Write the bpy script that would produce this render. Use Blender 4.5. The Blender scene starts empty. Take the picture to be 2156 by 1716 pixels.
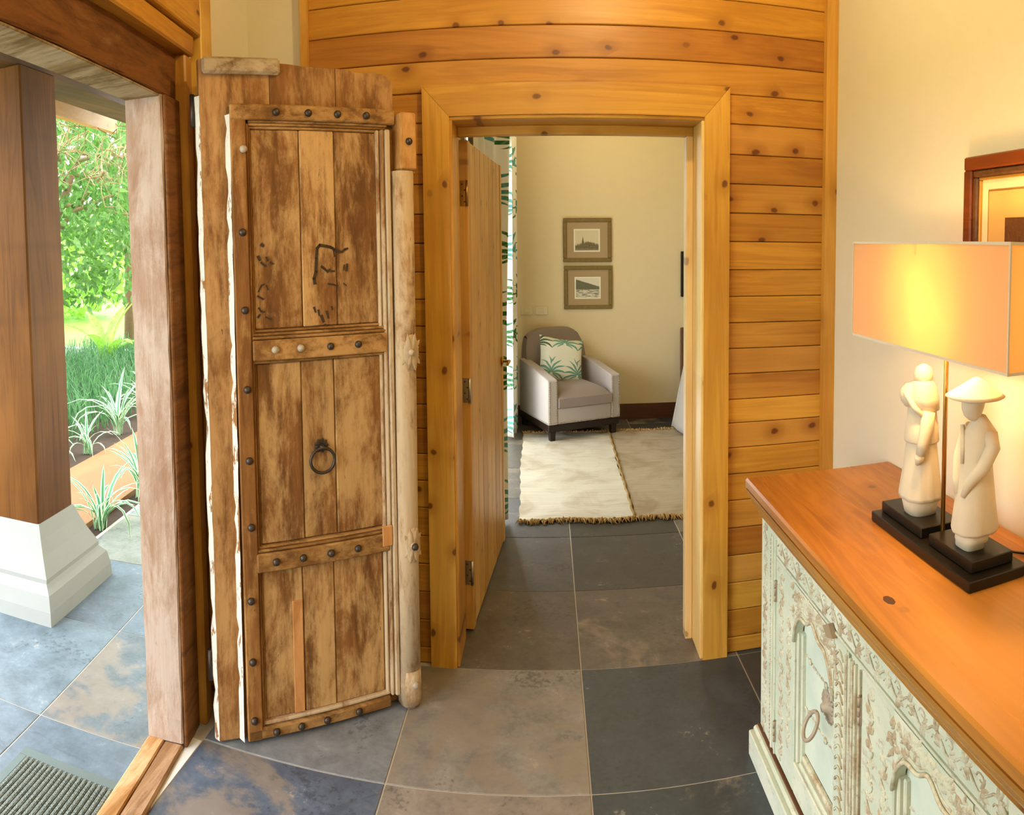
import bpy, bmesh, math, random
from mathutils import Vector, Matrix
random.seed(11)
sc = bpy.context.scene
COL = sc.collection
PI = math.pi

# ------------------------------------------------------------------ camera (a cylindrical phone panorama)
FPX, CX, CY, PITCH, ROLL, EYE = 1482.76, 1151.69, 599.0, 0.053, -0.0083, 1.5723
cam = bpy.data.cameras.new('camera')
camo = bpy.data.objects.new('camera', cam)
COL.objects.link(camo)
cam.type = 'PANO'
cam.panorama_type = 'CENTRAL_CYLINDRICAL'
cam.central_cylindrical_range_u_min = (0 - CX) / FPX
cam.central_cylindrical_range_u_max = (2156 - CX) / FPX
cam.central_cylindrical_range_v_min = (CY - 1716) / FPX
cam.central_cylindrical_range_v_max = CY / FPX
cam.central_cylindrical_radius = 1.0
cam.clip_start = 0.02
_f = Vector((0, math.cos(PITCH), -math.sin(PITCH)))
_u = Vector((0, math.sin(PITCH), math.cos(PITCH)))
_x = Vector((1, 0, 0))
_r = _x * math.cos(ROLL) + _u * math.sin(ROLL)
_uu = -_x * math.sin(ROLL) + _u * math.cos(ROLL)
camo.matrix_world = Matrix(((_r.x, _uu.x, -_f.x, 0), (_r.y, _uu.y, -_f.y, 0), (_r.z, _uu.z, -_f.z, EYE), (0, 0, 0, 1)))
sc.camera = camo

# ------------------------------------------------------------------ daylight
world = bpy.data.worlds.new('world')
sc.world = world
world.use_nodes = True
_bg = world.node_tree.nodes['Background']
_bg.inputs[0].default_value = (0.92, 0.965, 1.0, 1)
_bg.inputs[1].default_value = 8.5
sun = bpy.data.lights.new('sun', 'SUN')
sun.energy = 3.0
sun.angle = 0.02
sun.color = (1.0, 0.95, 0.85)
suno = bpy.data.objects.new('sun', sun)
COL.objects.link(suno)
suno.rotation_euler = Vector((0.62, 0.45, 1.15)).to_track_quat('Z', 'Y').to_euler()
LAMP_W, HALL_W, BED_W = 24.0, 44.0, 32.0      # wattage of the bulb and of the ceiling downlights
sc.view_settings.view_transform = 'Standard'
sc.view_settings.look = 'None'
sc.view_settings.gamma = 1.0
sc.view_settings.use_curve_mapping = False
sc.view_settings.exposure = 0.0

# ------------------------------------------------------------------ mesh helpers
def wloc(o):
    v = Vector((0, 0, 0))
    while o is not None:
        v += Vector(o.location); o = o.parent
    return v
class MB:
    """collects shapes; T maps local points to the world"""
    def __init__(s, T=None):
        s.v = []; s.f = []; s.uv = {}; s.T = T or Matrix.Identity(4); s.sm = []
    def add(s, vs, fs, uv=None, smooth=False):
        b = len(s.v)
        s.v += [s.T @ Vector(p) for p in vs]
        if uv:
            for i, q in enumerate(uv): s.uv[b + i] = q
        for f in fs:
            s.f.append([b + i for i in f]); s.sm.append(smooth)
        return b
    def box(s, lo, hi, bev=0.0):
        lo = list(lo); hi = list(hi)
        for i in range(3):
            if lo[i] > hi[i]: lo[i], hi[i] = hi[i], lo[i]
        if bev <= 0:
            vs = [(x, y, z) for x in (lo[0], hi[0]) for y in (lo[1], hi[1]) for z in (lo[2], hi[2])]
            s.add(vs, [(0, 1, 3, 2), (4, 6, 7, 5), (0, 4, 5, 1), (2, 3, 7, 6), (0, 2, 6, 4), (1, 5, 7, 3)])
            return
        b = min([bev] + [(hi[i] - lo[i]) * .49 for i in range(3)])
        ix = {}; vs = []
        for c in range(8):
            sg = (c & 1, c >> 1 & 1, c >> 2 & 1)
            for a in range(3):
                p = []
                for k in range(3):
                    e = hi[k] if sg[k] else lo[k]
                    if k != a: e += -b if sg[k] else b
                    p.append(e)
                ix[sg + (a,)] = len(vs); vs.append(p)
        fs = []
        for a in range(3):
            p, q = [k for k in range(3) if k != a]
            for sa in (0, 1):
                r = []
                for (sp, sq) in ((0, 0), (1, 0), (1, 1), (0, 1)):
                    sg = [0, 0, 0]; sg[a] = sa; sg[p] = sp; sg[q] = sq
                    r.append(ix[tuple(sg) + (a,)])
                fs.append(r)
            for sp in (0, 1):
                for sq in (0, 1):
                    def g(c, ax):
                        sg = [0, 0, 0]; sg[a] = c; sg[p] = sp; sg[q] = sq
                        return ix[tuple(sg) + (ax,)]
                    fs.append([g(0, p), g(1, p), g(1, q), g(0, q)])
        for c in range(8):
            sg = (c & 1, c >> 1 & 1, c >> 2 & 1)
            fs.append([ix[sg + (a,)] for a in range(3)])
        s.add(vs, fs)
    def prism(s, poly, ax, a, b, smooth=False):
        """poly: 2-D points in the plane of the two other axes"""
        def P(p, t):
            r = [0, 0, 0]; o = [k for k in range(3) if k != ax]
            r[ax] = t; r[o[0]] = p[0]; r[o[1]] = p[1]
            return r
        n = len(poly)
        vs = [P(p, a) for p in poly] + [P(p, b) for p in poly]
        b0 = s.add(vs, [list(range(n))[::-1], list(range(n, 2 * n))])
        for i in range(n):
            s.f.append([b0 + i, b0 + (i + 1) % n, b0 + n + (i + 1) % n, b0 + n + i]); s.sm.append(smooth)
    def tube(s, pts, rad, seg=8, caps=True, flat=1.0):
        pts = [Vector(p) for p in pts]; n = len(pts)
        if not hasattr(rad, '__len__'): rad = [rad] * n
        rings = []; up = None
        for i in range(n):
            t = (pts[min(i + 1, n - 1)] - pts[max(i - 1, 0)]).normalized()
            if up is None:
                up = Vector((0, 0, 1)) if abs(t.z) < .9 else Vector((1, 0, 0))
            x = t.cross(up).normalized(); y = x.cross(t).normalized(); up = y
            rings.append([pts[i] + (x * math.cos(k * 2 * PI / seg) + y * flat * math.sin(k * 2 * PI / seg)) * rad[i] for k in range(seg)])
        s.loft(rings, caps)
    def loft(s, rings, caps=True, closed=True, smooth=True):
        seg = len(rings[0]); vs = [p for r in rings for p in r]; fs = []
        for i in range(len(rings) - 1):
            for k in range(seg if closed else seg - 1):
                fs.append((i * seg + k, i * seg + (k + 1) % seg, (i + 1) * seg + (k + 1) % seg, (i + 1) * seg + k))
        b = s.add(vs, fs, smooth=smooth)
        if caps:
            s.f.append([b + k for k in range(seg)][::-1]); s.sm.append(False)
            s.f.append([b + (len(rings) - 1) * seg + k for k in range(seg)]); s.sm.append(False)
    def lathe(s, prof, c, seg=20, ax='z', caps=True, sx=1.0, sy=1.0):
        rings = []
        for (r, z) in prof:
            ring = []
            for k in range(seg):
                a = k * 2 * PI / seg; p = (r * sx * math.cos(a), r * sy * math.sin(a))
                if ax == 'z': q = (c[0] + p[0], c[1] + p[1], c[2] + z)
                elif ax == 'y': q = (c[0] + p[0], c[1] + z, c[2] + p[1])
                else: q = (c[0] + z, c[1] + p[0], c[2] + p[1])
                ring.append(q)
            rings.append(ring)
        s.loft(rings, caps)
    def grid(s, fn, nu, nv, smooth=True, uvs=(1, 1)):
        vs = []; uv = []; fs = []
        for j in range(nv + 1):
            for i in range(nu + 1):
                u, w = i / nu, j / nv
                vs.append(fn(u, w)); uv.append((u * uvs[0], w * uvs[1]))
        for j in range(nv):
            for i in range(nu):
                a = j * (nu + 1) + i
                fs.append((a, a + 1, a + nu + 2, a + nu + 1))
        s.add(vs, fs, uv, smooth)
    def build(s, name, mat, parent=None, fix=True, org=None, smooth=None):
        xs = [p.x for p in s.v]; ys = [p.y for p in s.v]; zs = [p.z for p in s.v]
        c = Vector(org) if org else Vector(((min(xs) + max(xs)) / 2, (min(ys) + max(ys)) / 2, (min(zs) + max(zs)) / 2))
        me = bpy.data.meshes.new(name)
        me.from_pydata([p - c for p in s.v], [], s.f)
        for p, k in zip(me.polygons, s.sm): p.use_smooth = k if smooth is None else smooth
        if s.uv:
            ul = me.uv_layers.new(name='UVMap')
            for lp in me.loops:
                ul.data[lp.index].uv = s.uv.get(lp.vertex_index, (0, 0))
        if fix:
            bm = bmesh.new(); bm.from_mesh(me)
            bmesh.ops.recalc_face_normals(bm, faces=bm.faces); bm.to_mesh(me); bm.free()
        if mat: me.materials.append(mat)
        o = bpy.data.objects.new(name, me); COL.objects.link(o)
        o.parent = parent
        o.location = c - (wloc(parent) if parent else Vector((0, 0, 0)))
        return o
def tag(o, label=None, cat=None, group=None, kind=None):
    if label: o['label'] = label
    if cat: o['category'] = cat
    if group: o['group'] = group
    if kind: o['kind'] = kind
    return o
def thing(name, loc, label, cat, group=None, kind=None):
    o = bpy.data.objects.new(name, None); COL.objects.link(o); o.location = loc
    o.empty_display_size = .1
    return tag(o, label, cat, group, kind)
def one(name, mat, parent, fn, T=None, **k):
    m = MB(T); fn(m)
    return m.build(name, mat, parent, **k)
def boxo(name, mat, parent, lo, hi, bev=0.0, T=None, **k):
    m = MB(T); m.box(lo, hi, bev)
    return m.build(name, mat, parent, **k)
def copy_of(o, parent, wpos):
    c = o.copy(); COL.objects.link(c); c.parent = parent
    c.location = Vector(wpos) - (wloc(parent) if parent else Vector((0, 0, 0)))
    return c

# ------------------------------------------------------------------ material helpers
def hexc(h):
    h = h.lstrip('#'); r = []
    for i in (0, 2, 4):
        c = int(h[i:i + 2], 16) / 255
        r.append(c / 12.92 if c <= .04045 else ((c + .055) / 1.055) ** 2.4)
    return tuple(r) + (1,)
class S:
    def __init__(s, g, k): s.g = g; s.k = k
    def __add__(s, o): return s.g.m('ADD', s, o)
    def __sub__(s, o): return s.g.m('SUBTRACT', s, o)
    def __rsub__(s, o): return s.g.m('SUBTRACT', o, s)
    def __mul__(s, o): return s.g.m('MULTIPLY', s, o)
    def __truediv__(s, o): return s.g.m('DIVIDE', s, o)
    __radd__ = __add__; __rmul__ = __mul__
class G:
    def __init__(s, name):
        s.mat = bpy.data.materials.new(name); s.mat.use_nodes = True; s.t = s.mat.node_tree
        s.t.nodes.clear()
        s.out = s.t.nodes.new('ShaderNodeOutputMaterial'); s.p = s.t.nodes.new('ShaderNodeBsdfPrincipled')
        s.t.links.new(s.p.outputs[0], s.out.inputs[0]); s._tc = None; s._oi = None
    def set(s, node, key, val):
        i = node.inputs[key]
        if isinstance(val, S): s.t.links.new(val.k, i)
        elif isinstance(val, bpy.types.NodeSocket): s.t.links.new(val, i)
        elif isinstance(val, str): i.default_value = hexc(val)
        else: i.default_value = val
    def n(s, typ, ins=None, out=0, **at):
        nd = s.t.nodes.new('ShaderNode' + typ)
        for k, v in at.items(): setattr(nd, k, v)
        for k, v in (ins or {}).items(): s.set(nd, k, v)
        return S(s, nd.outputs[out])
    def m(s, op, a, b=0.0, c=None, clamp=False):
        ins = {0: a, 1: b}
        if c is not None: ins[2] = c
        return s.n('Math', ins, operation=op, use_clamp=clamp)
    def tc(s, which='Object'):
        if s._tc is None: s._tc = s.t.nodes.new('ShaderNodeTexCoord')
        return S(s, s._tc.outputs[which])
    def oi(s, which='Random'):
        if s._oi is None: s._oi = s.t.nodes.new('ShaderNodeObjectInfo')
        return S(s, s._oi.outputs[which])
    def coord(s, scale=(1, 1, 1), rnd=True, which='Object'):
        v = s.tc(which)
        if rnd:
            o = s.oi() * 37.0
            cb = s.n('CombineXYZ', {0: o, 1: o * 1.7, 2: o * 0.6})
            v = s.n('VectorMath', {0: v, 1: cb}, operation='ADD')
        return s.n('VectorMath', {0: v, 1: scale}, operation='MULTIPLY')
    def noise(s, vec, scale=5, detail=4, rough=.55, dist=0.0, out=0):
        return s.n('TexNoise', {'Vector': vec, 'Scale': scale, 'Detail': detail, 'Roughness': rough, 'Distortion': dist}, out=out)
    def ramp(s, f, lo, hi):
        return s.n('MapRange', {0: f, 1: lo, 2: hi, 3: 0.0, 4: 1.0}, clamp=True, interpolation_type='SMOOTHSTEP')
    def mix(s, f, a, b, mode='MIX'):
        nd = s.t.nodes.new('ShaderNodeMix'); nd.data_type = 'RGBA'; nd.blend_type = mode
        s.set(nd, 0, f); s.set(nd, 6, a); s.set(nd, 7, b)
        return S(s, nd.outputs[2])
    def hsv(s, c, h=.5, sa=1.0, v=1.0):
        return s.n('HueSaturation', {'Hue': h, 'Saturation': sa, 'Value': v, 'Color': c})
    def fin(s, col=None, rough=.6, bump=None, bstr=.2, bdist=.01, spec=.4, metal=0.0, **k):
        if col is not None: s.set(s.p, 'Base Color', col)
        s.set(s.p, 'Roughness', rough); s.set(s.p, 'Specular IOR Level', spec); s.set(s.p, 'Metallic', metal)
        for a, b in k.items(): s.set(s.p, a, b)
        if bump is not None:
            b = s.n('Bump', {'Strength': bstr, 'Distance': bdist, 'Height': bump}); s.set(s.p, 'Normal', b)
        return s.mat
def plain(name, col, rough=.6, metal=0.0, spec=.4, var=.12, nscale=6, bstr=.1):
    g = G(name); n = g.noise(g.coord(), nscale, 5)
    c = g.hsv(col, v=n * (2 * var) + (1 - var))
    return g.fin(c, rough, n, bstr, .004, spec, metal)
def wood(name, base, dark, light, ax, knots=1.0, rough=.45, rvar=.25, kx=2, kdens=.64, grain=1.0, kcol='#5a2a08', bstr=.15, coarse=1.0, spec=.4):
    """ax: grain direction 0/1/2"""
    g = G(name)
    sc1 = [7.0 * coarse] * 3; sc1[ax] = .55 * coarse
    sc2 = [70.0 * grain] * 3; sc2[ax] = 2.2
    n1 = g.noise(g.coord(sc1), 1.0, 5, .6, 1.2)
    n2 = g.noise(g.coord(sc2), 1.0, 3, .6, .3)
    big = [1.4] * 3; big[ax] = .8
    n3 = g.noise(g.coord(big), 1.0, 3)
    # cathedral figure: bands of a distorted noise field
    ring = g.m('SINE', n1 * 42.0) * .5 + .5
    f = n1 * .5 + ring * .14 + n2 * .36
    c = g.mix(g.ramp(f, .15, .8), dark, base)
    c = g.mix(g.ramp(n3, .45, .75) * .7, c, light)
    c = g.mix(g.ramp(n3, .46, .3) * .55, c, dark)
    if knots > 0:
        # knots: a sparse planar scatter of round cores, each with a darker halo drawn out along the grain
        cs = g.coord((1, 1, 1)); sep = g.n('SeparateXYZ', {0: cs}).k.node.outputs
        al = S(g, sep[ax]); cr = S(g, sep[kx])
        wob = g.noise(cs, 14.0, 2) * .16
        pv = g.n('CombineXYZ', {0: al * 6.0 + wob, 1: cr * 8.0 + wob})
        vd = g.n('TexVoronoi', {'Vector': pv, 'Scale': 1.0, 'Randomness': .9}, out=0, voronoi_dimensions='2D')
        pick = g.n('TexVoronoi', {'Vector': pv, 'Scale': 1.0, 'Randomness': .9}, out=1, voronoi_dimensions='2D')
        on = g.ramp(g.n('SeparateColor', {0: pick}), kdens, kdens + .03)
        core = (1.0 - g.ramp(vd, .05, .11)) * on * knots
        halo = (1.0 - g.ramp(vd, .06, .42)) * on * (.6 * knots)
        c = g.mix(halo, c, dark)
        c = g.mix(core * .85, c, kcol)
    c = g.hsv(c, h=g.oi() * .016 + .492, v=g.oi() * rvar + (1 - rvar * .5))
    return g.fin(c, g.noise(g.coord(sc2), .4, 2) * .2 + (rough - .1), n2 * .6 + n1 * .4, bstr, .003, spec)

# ------------------------------------------------------------------ materials
M = {}
for _a, _n in ((0, 'x'), (1, 'y'), (2, 'z')):
    M['pine_' + _n] = wood('pine_' + _n, '#d09a3c', '#a46c22', '#e2b55c', _a, 1.0, .38, kx=(2, 2, 0)[_a])
M['pine_door'] = wood('pine_door', '#d8a654', '#b07c36', '#e8c07a', 2, .5, .4, kx=1)  # casing pine made paler: the light on the door is in the colour
M['plank_pine'] = wood('plank_pine', '#c48a30', '#945c1a', '#d6a348', 0, 1.0, .4, rvar=.36)
M['pine_pale'] = wood('pine_pale', '#ecca86', '#d3a45c', '#f4dca2', 2, .6, .4, kx=0)
M['teak_top'] = wood('teak_top', '#b87e30', '#7f4d1b', '#c89040', 1, .6, .3, rvar=.05, kx=0, kdens=.93, grain=.8, kcol='#3c1c0a', spec=.35)
def old_wood(name, base, dark, pale, ax, amt, rough=.75, rvar=.2, grit=1.0):
    g = G(name)
    a = [20.0] * 3; a[ax] = 2.4
    b = [95.0] * 3; b[ax] = 4.0
    n1 = g.noise(g.coord(a), 1.0, 7, .68, .6)
    n2 = g.noise(g.coord(b), 1.0, 4, .65)
    w3 = [5.5] * 3; w3[ax] = 2.4
    n3 = g.noise(g.coord(w3), 1.0, 8, .7, .5)
    w4 = [52.0] * 3; w4[ax] = 17.0
    sp = g.noise(g.coord(w4), 1.0, 5, .7)
    c = g.mix(g.ramp(n1, .25, .62), dark, base)
    c = g.mix(g.ramp(n2, .4, .8) * .4, c, dark)
    lo = 1.0 - amt
    pm = g.ramp(n3 * .62 + n1 * .25 + sp * .2, lo * .5 + .23, lo * .5 + .385)
    c = g.mix(pm * (n2 * .5 + .5), c, pale)
    c = g.mix(g.ramp(sp, .66, .74) * .75 * grit, c, '#2c1707')
    c = g.hsv(c, v=g.oi() * rvar + (1 - rvar * .5))
    return g.fin(c, rough, n1 * .5 + n2 * .3 + pm * .25, .45, .006, .25)
M['door_wood'] = old_wood('door_wood', '#8a5d2e', '#613d1b', '#b48a58', 2, .5)
M['door_frame_wood'] = old_wood('door_frame_wood', '#885a2a', '#5b3816', '#b0844e', 2, .44)
M['door_rail_wood'] = old_wood('door_rail_wood', '#8c612f', '#603f1a', '#b98f58', 0, .5)
M['door_panel_wood'] = old_wood('door_panel_wood', '#885a2b', '#5c3a18', '#c49d66', 2, .56)
M['bullnose_wood'] = old_wood('bullnose_wood', '#a07446', '#6b4420', '#cdb897', 2, .62)
M['door_block_wood'] = old_wood('door_block_wood', '#b07c40', '#744518', '#c99a5e', 2, .5)
M['grey_batten_wood'] = old_wood('grey_batten_wood', '#8d744e', '#5b4424', '#b3a184', 0, .55)
M['patch_wood'] = old_wood('patch_wood', '#c78d54', '#a86f3a', '#d19a64', 2, .4, grit=.1)
M['jamb_wood'] = old_wood('jamb_wood', '#a58a76', '#8c6a52', '#b8a698', 2, .5, grit=.35)
M['beam_wood'] = old_wood('beam_wood', '#7c4f25', '#4e2d10', '#8f7a58', 1, .3, grit=.5)
M['pillar_wood'] = wood('pillar_wood', '#6e4418', '#4a2c0e', '#86592a', 2, .4, .6, .1, spec=.15)
M['porch_beam_wood'] = wood('porch_beam_wood', '#6b4a28', '#3f2812', '#7d5c36', 1, .2, .6, .1)
M['fascia_wood'] = wood('fascia_wood', '#c99a58', '#a97838', '#d8ae70', 1, .3, .5, .1)
M['threshold_light'] = old_wood('threshold_light', '#c49460', '#94632f', '#dcb488', 1, .5, grit=.25)
M['threshold_dark'] = old_wood('threshold_dark', '#a67f5a', '#7d5734', '#bf9c7c', 1, .45, grit=.35)
def chipped():
    g = G('chipped_white_paint'); n = g.noise(g.coord((30, 30, 9)), 1.0, 6, .7); n2 = g.noise(g.coord((1, 1, 1)), 60, 3)
    c = g.mix(g.ramp(n, .55, .6), g.hsv('#d6d0c2', v=n2 * .2 + .88), '#8f6236')
    return g.fin(c, .75, n, .4, .004, .2)
M['white_edge'] = chipped()
M['white_trim'] = plain('white_trim_paint', '#dcdcd6', .5, var=.05)
M['plaster'] = plain('cream_plaster', '#dcd4bc', .85, var=.03, nscale=14, bstr=.08, spec=.2)
M['plaster_bed'] = plain('bedroom_plaster', '#dccaa2', .85, var=.03, nscale=14, bstr=.08, spec=.2)
M['pillar_white'] = plain('white_render', '#999b98', .8, var=.05, nscale=10, bstr=.15, spec=.2)
M['iron'] = plain('dark_iron', '#4a4038', .45, .7, var=.3, nscale=40, bstr=.3)
M['iron_pale'] = plain('pale_iron', '#a99a86', .6, .2, var=.25, nscale=40, bstr=.3)
M['brass'] = plain('worn_brass', '#b48a48', .3, .9, var=.1)
M['steel'] = plain('brushed_steel', '#b8b0a0', .3, .9, var=.08)
M['black'] = plain('black_lacquer', '#17120c', .32, var=.15, nscale=12)
M['dark_leg'] = plain('dark_stained_wood', '#20130c', .35, var=.2)
M['skirting'] = wood('skirting_wood', '#5f3a20', '#3d2311', '#6f4828', 0, 0, .4, .05)
M['grout'] = plain('pale_grout', '#b6aea0', .8, var=.08, nscale=20)
M['ink'] = plain('faded_black_ink', '#3d2a14', .8, var=.3, nscale=60)
M['soil'] = plain('dark_soil', '#3a2b1e', .95, var=.4, nscale=20, bstr=.8)
M['ochre'] = plain('ochre_stone', '#86603c', .8, var=.16, nscale=5, bstr=.25)
M['bark'] = plain('bark', '#6a5238', .9, var=.3, nscale=20, bstr=.6)
M['twig'] = plain('dry_twig', '#8d7a54', .9, var=.2)
M['switch'] = plain('switch_plate', '#d8c8a4', .5, var=.02)
M['bulb_glass'] = plain('bulb_socket', '#d8d0c0', .5, var=.02)
def slate():
    g = G('slate')
    v = g.coord((1, 1, 1))
    n1 = g.noise(v, 2.4, 9, .62, .9)
    n2 = g.noise(v, 9.0, 8, .65, .3)
    n3 = g.noise(v, 60.0, 4, .6)
    col = g.oi('Color'); al = g.oi('Alpha')
    thr = 1.0 - al
    p = g.ramp(n1 * .75 + n2 * .25, thr * .5 + .24, thr * .5 + .32)
    c = g.hsv(col, v=n2 * 1.5 + n3 * .5)
    tan = g.mix(n2, '#75685a', '#958776')
    c = g.mix(p * .7, c, tan)
    q = g.ramp(g.noise(v, 3.6, 8, .65, 1.4), .6, .68)
    c = g.mix(q * .45, c, '#3a4048')
    sp = g.ramp(n3 * .35 + n2 * .65, .6, .66)
    c = g.mix(sp * .5, c, '#a79b88')
    c = g.mix(g.ramp(n3 * .4 + n1 * .6, .42, .36) * .4, c, '#2c2d2e')
    return g.fin(c, n2 * .25 + .3, n2 * .6 + n1 * .6 + n3 * .2, .22, .004, .45)
M['slate'] = slate()
def doormat():
    g = G('mat_pile')
    n = g.noise(g.coord((1, 1, 1), False), 220, 3, .7)
    c = g.mix(g.ramp(n, .35, .7), '#4c5450', '#9aa39c')
    return g.fin(c, .95, n, .9, .004, .1)
M['mat_pile'] = doormat()
M['rubber'] = plain('grey_rubber', '#5d6a68', .6, var=.06, nscale=30)
def fabric(name, c, s=260, rough=.95, var=.1):
    g = G(name)
    n = g.noise(g.coord((1, 1, 1), False), s, 2); b = g.noise(g.coord((1, 1, 1), False), 7, 3)
    col = g.hsv(c, v=n * var + b * var + (1 - var))
    return g.fin(col, rough, n, .25, .002, .15, **{'Sheen Weight': .25, 'Sheen Roughness': .5})
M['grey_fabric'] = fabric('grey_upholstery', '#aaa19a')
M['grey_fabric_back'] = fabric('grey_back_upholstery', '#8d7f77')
M['cover_fabric'] = fabric('bed_cover_fabric', '#b4ada2')
def rug(name, c1, c2):
    g = G(name)
    v = g.coord((1, 1, 1), False)
    st = g.coord((1.5, 60, 1), False)
    a = g.noise(st, 1.0, 4, .6); b = g.noise(v, 3.5, 4, .6, .8)
    c = g.mix(g.ramp(b, .42, .68) * .6, c1, c2)
    c = g.hsv(c, v=a * .35 + .8)
    return g.fin(c, .95, a * .7 + b * .8, .7, .012, .1)
M['rug'] = rug('cream_flatweave', '#c6c0b0', '#a3927a')
M['rug_shaded'] = rug('shaded_flatweave', '#a89a84', '#8a7759')  # weave darkened and browned: the shade over this panel is in its colour
M['fringe'] = plain('rug_fringe', '#a98a58', .95, var=.4, nscale=60)
M['seam'] = plain('rug_seam_cord', '#8f7340', .95, var=.3, nscale=60)
def palm(name, bgc, scale, dark='#2f5a30', mid='#6f9a5a', teal='#5f9aa0'):
    g = G(name)
    uv = g.tc('UV')
    sx = g.n('SeparateXYZ', {0: uv}); u = S(g, sx.k.node.outputs[0]) * scale[0]; v = S(g, sx.k.node.outputs[1]) * scale[1]
    row = g.m('FLOOR', v)
    u = u + g.m('FRACT', row * .5) + g.noise(uv, 3, 2) * .25
    cx = g.m('FRACT', u) - .5; cy = g.m('FRACT', v) - .22
    r = g.m('SQRT', cx * cx + cy * cy)
    ang = g.m('ARCTAN2', cx, cy)
    droop = ang - g.m('SIGN', ang) * r * 1.1
    f = g.m('ABSOLUTE', g.m('FRACT', droop * 2.3 + .5) - .5)
    wid = (1.0 - r / .62) * .62
    fr = g.ramp(wid - f, 0.0, .07) * g.m('LESS_THAN', g.m('ABSOLUTE', ang), 2.0) * g.m('LESS_THAN', r, .6) * g.m('GREATER_THAN', r, .05)
    vein = g.ramp(g.m('SINE', r * 110.0 + ang * 14.0), -.2, .9) * .5
    cell = g.n('TexWhiteNoise', {'Vector': g.n('CombineXYZ', {0: g.m('FLOOR', u), 1: row})}, out=0, noise_dimensions='3D')
    gc = g.mix(g.ramp(cell, .3, .7), dark, teal)
    gc = g.mix(vein, gc, mid)
    c = g.mix(fr, bgc, gc)
    n = g.noise(uv, 400, 2)
    return g.fin(g.hsv(c, v=n * .1 + .95), .9, n, .1, .001, .15)
M['curtain'] = palm('palm_print_curtain', '#e9e6dc', (1.5, 7.0))
M['cushion'] = palm('palm_print_cushion', '#dfe0d2', (1.7, 1.5), dark='#3c4a2c', mid='#8a9a72', teal='#6aa8a4')
def cab_paint():
    g = G('distressed_mint_paint')
    v = g.coord((1, 1, 1))
    n1 = g.noise(v, 5.5, 8, .68, .6); n2 = g.noise(v, 34.0, 6, .7); n3 = g.noise(g.coord((14, 14, 60)), 1.0, 5, .7)
    c = g.mix(g.ramp(n1, .35, .65), '#d3d4bf', '#bfc8b2')
    c = g.mix(g.ramp(n2 * .6 + n3 * .4, .54, .66) * .62, c, '#8d7256')
    c = g.mix(g.ramp(n2, .62, .7) * .5, c, '#e2e0d2')
    return g.fin(c, .75, n2, .4, .003, .25)
M['mint'] = cab_paint()
def mint_plain():
    g = G('smooth_mint_paint')
    n1 = g.noise(g.coord((1, 1, 1)), 7, 6, .6); n2 = g.noise(g.coord((30, 30, 6)), 1.0, 5, .7)
    c = g.mix(g.ramp(n1, .3, .7), '#d6ddca', '#c4d0c0')
    c = g.mix(g.ramp(n2, .66, .74) * .45, c, '#a5927a')
    return g.fin(c, .7, n1, .2, .003, .25)
M['mint_panel'] = mint_plain()
def carve():
    g = G('worn_carving')
    n1 = g.noise(g.coord((1, 1, 1)), 16, 6, .7); n2 = g.noise(g.coord((1, 1, 1)), 60, 4, .7)
    c = g.mix(g.ramp(n1, .42, .6), '#cdcbb2', '#b09d80')
    c = g.mix(g.ramp(n2, .55, .68) * .5, c, '#85684c')
    return g.fin(c, .75, n2, .4, .003, .2)
M['carving'] = carve()
M['brown_gap'] = plain('bare_brown_wood', '#5f3a20', .8, var=.25)
M['stone'] = plain('pale_stone', '#cdc2aa', .8, var=.08, nscale=26, bstr=.2, spec=.25)
def shade_mat():
    g = G('lampshade_fabric')
    n = g.noise(g.coord((1, 1, 1), False), 300, 2)
    d = g.t.nodes.new('ShaderNodeBsdfDiffuse'); t = g.t.nodes.new('ShaderNodeBsdfTranslucent'); mx = g.t.nodes.new('ShaderNodeMixShader')
    g.set(d, 0, g.hsv('#e2c69a', v=n * .08 + .96)); g.set(t, 0, '#ecc892'); g.set(mx, 0, .46)
    g.t.links.new(d.outputs[0], mx.inputs[1]); g.t.links.new(t.outputs[0], mx.inputs[2]); g.t.links.new(mx.outputs[0], g.out.inputs[0])
    return g.mat
M['shade'] = shade_mat()
M['shade_hem'] = fabric('shade_hem_tape', '#cfc3b0')
M['frame_red'] = wood('red_frame_wood', '#6e3414', '#4a2009', '#85431c', 1, 0, .3, .05)
M['frame_dark'] = plain('carved_dark_frame', '#54371a', .45, var=.5, nscale=60, bstr=.8)
M['gold'] = plain('gilt_fillet', '#c79a48', .3, .6, var=.1)
M['mat_cream'] = plain('cream_mount', '#e2d2a4', .9, var=.02)
M['mat_tan'] = plain('tan_mount', '#c4a661', .9, var=.03)
M['frame_olive'] = plain('weathered_gilt_frame', '#7a6536', .5, var=.3, nscale=50, bstr=.5)
M['mount_taupe'] = plain('taupe_mount', '#a68f6a', .9, var=.04)
M['photo_paper'] = plain('photo_paper', '#e2dcc6', .6, var=.02)
def emit(name, col, st):
    g = G(name)
    e = g.n('Emission', {0: col, 1: st}); g.t.links.new(e.k, g.out.inputs[0])
    return g.mat
def leafmat(name, c1, c2, tr=.5):
    g = G(name)
    n = g.noise(g.coord((1, 1, 1), False), 1.6, 3); n2 = g.noise(g.coord((1, 1, 1), False), 23, 2)
    c = g.mix(g.ramp(n * .5 + n2 * .5, .35, .65), c1, c2)
    d = g.n('BsdfPrincipled', {'Base Color': c, 'Roughness': .5}); t = g.n('BsdfTranslucent', {0: g.hsv(c, v=1.1)})
    mx = g.n('MixShader', {0: tr, 1: d, 2: t}); g.t.links.new(mx.k, g.out.inputs[0])
    return g.mat
M['tree_leaf'] = leafmat('tree_leaf', '#3c6426', '#6b9444')
M['far_leaf'] = leafmat('sunlit_leaf', '#6fa434', '#9cc450', .35)
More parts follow.
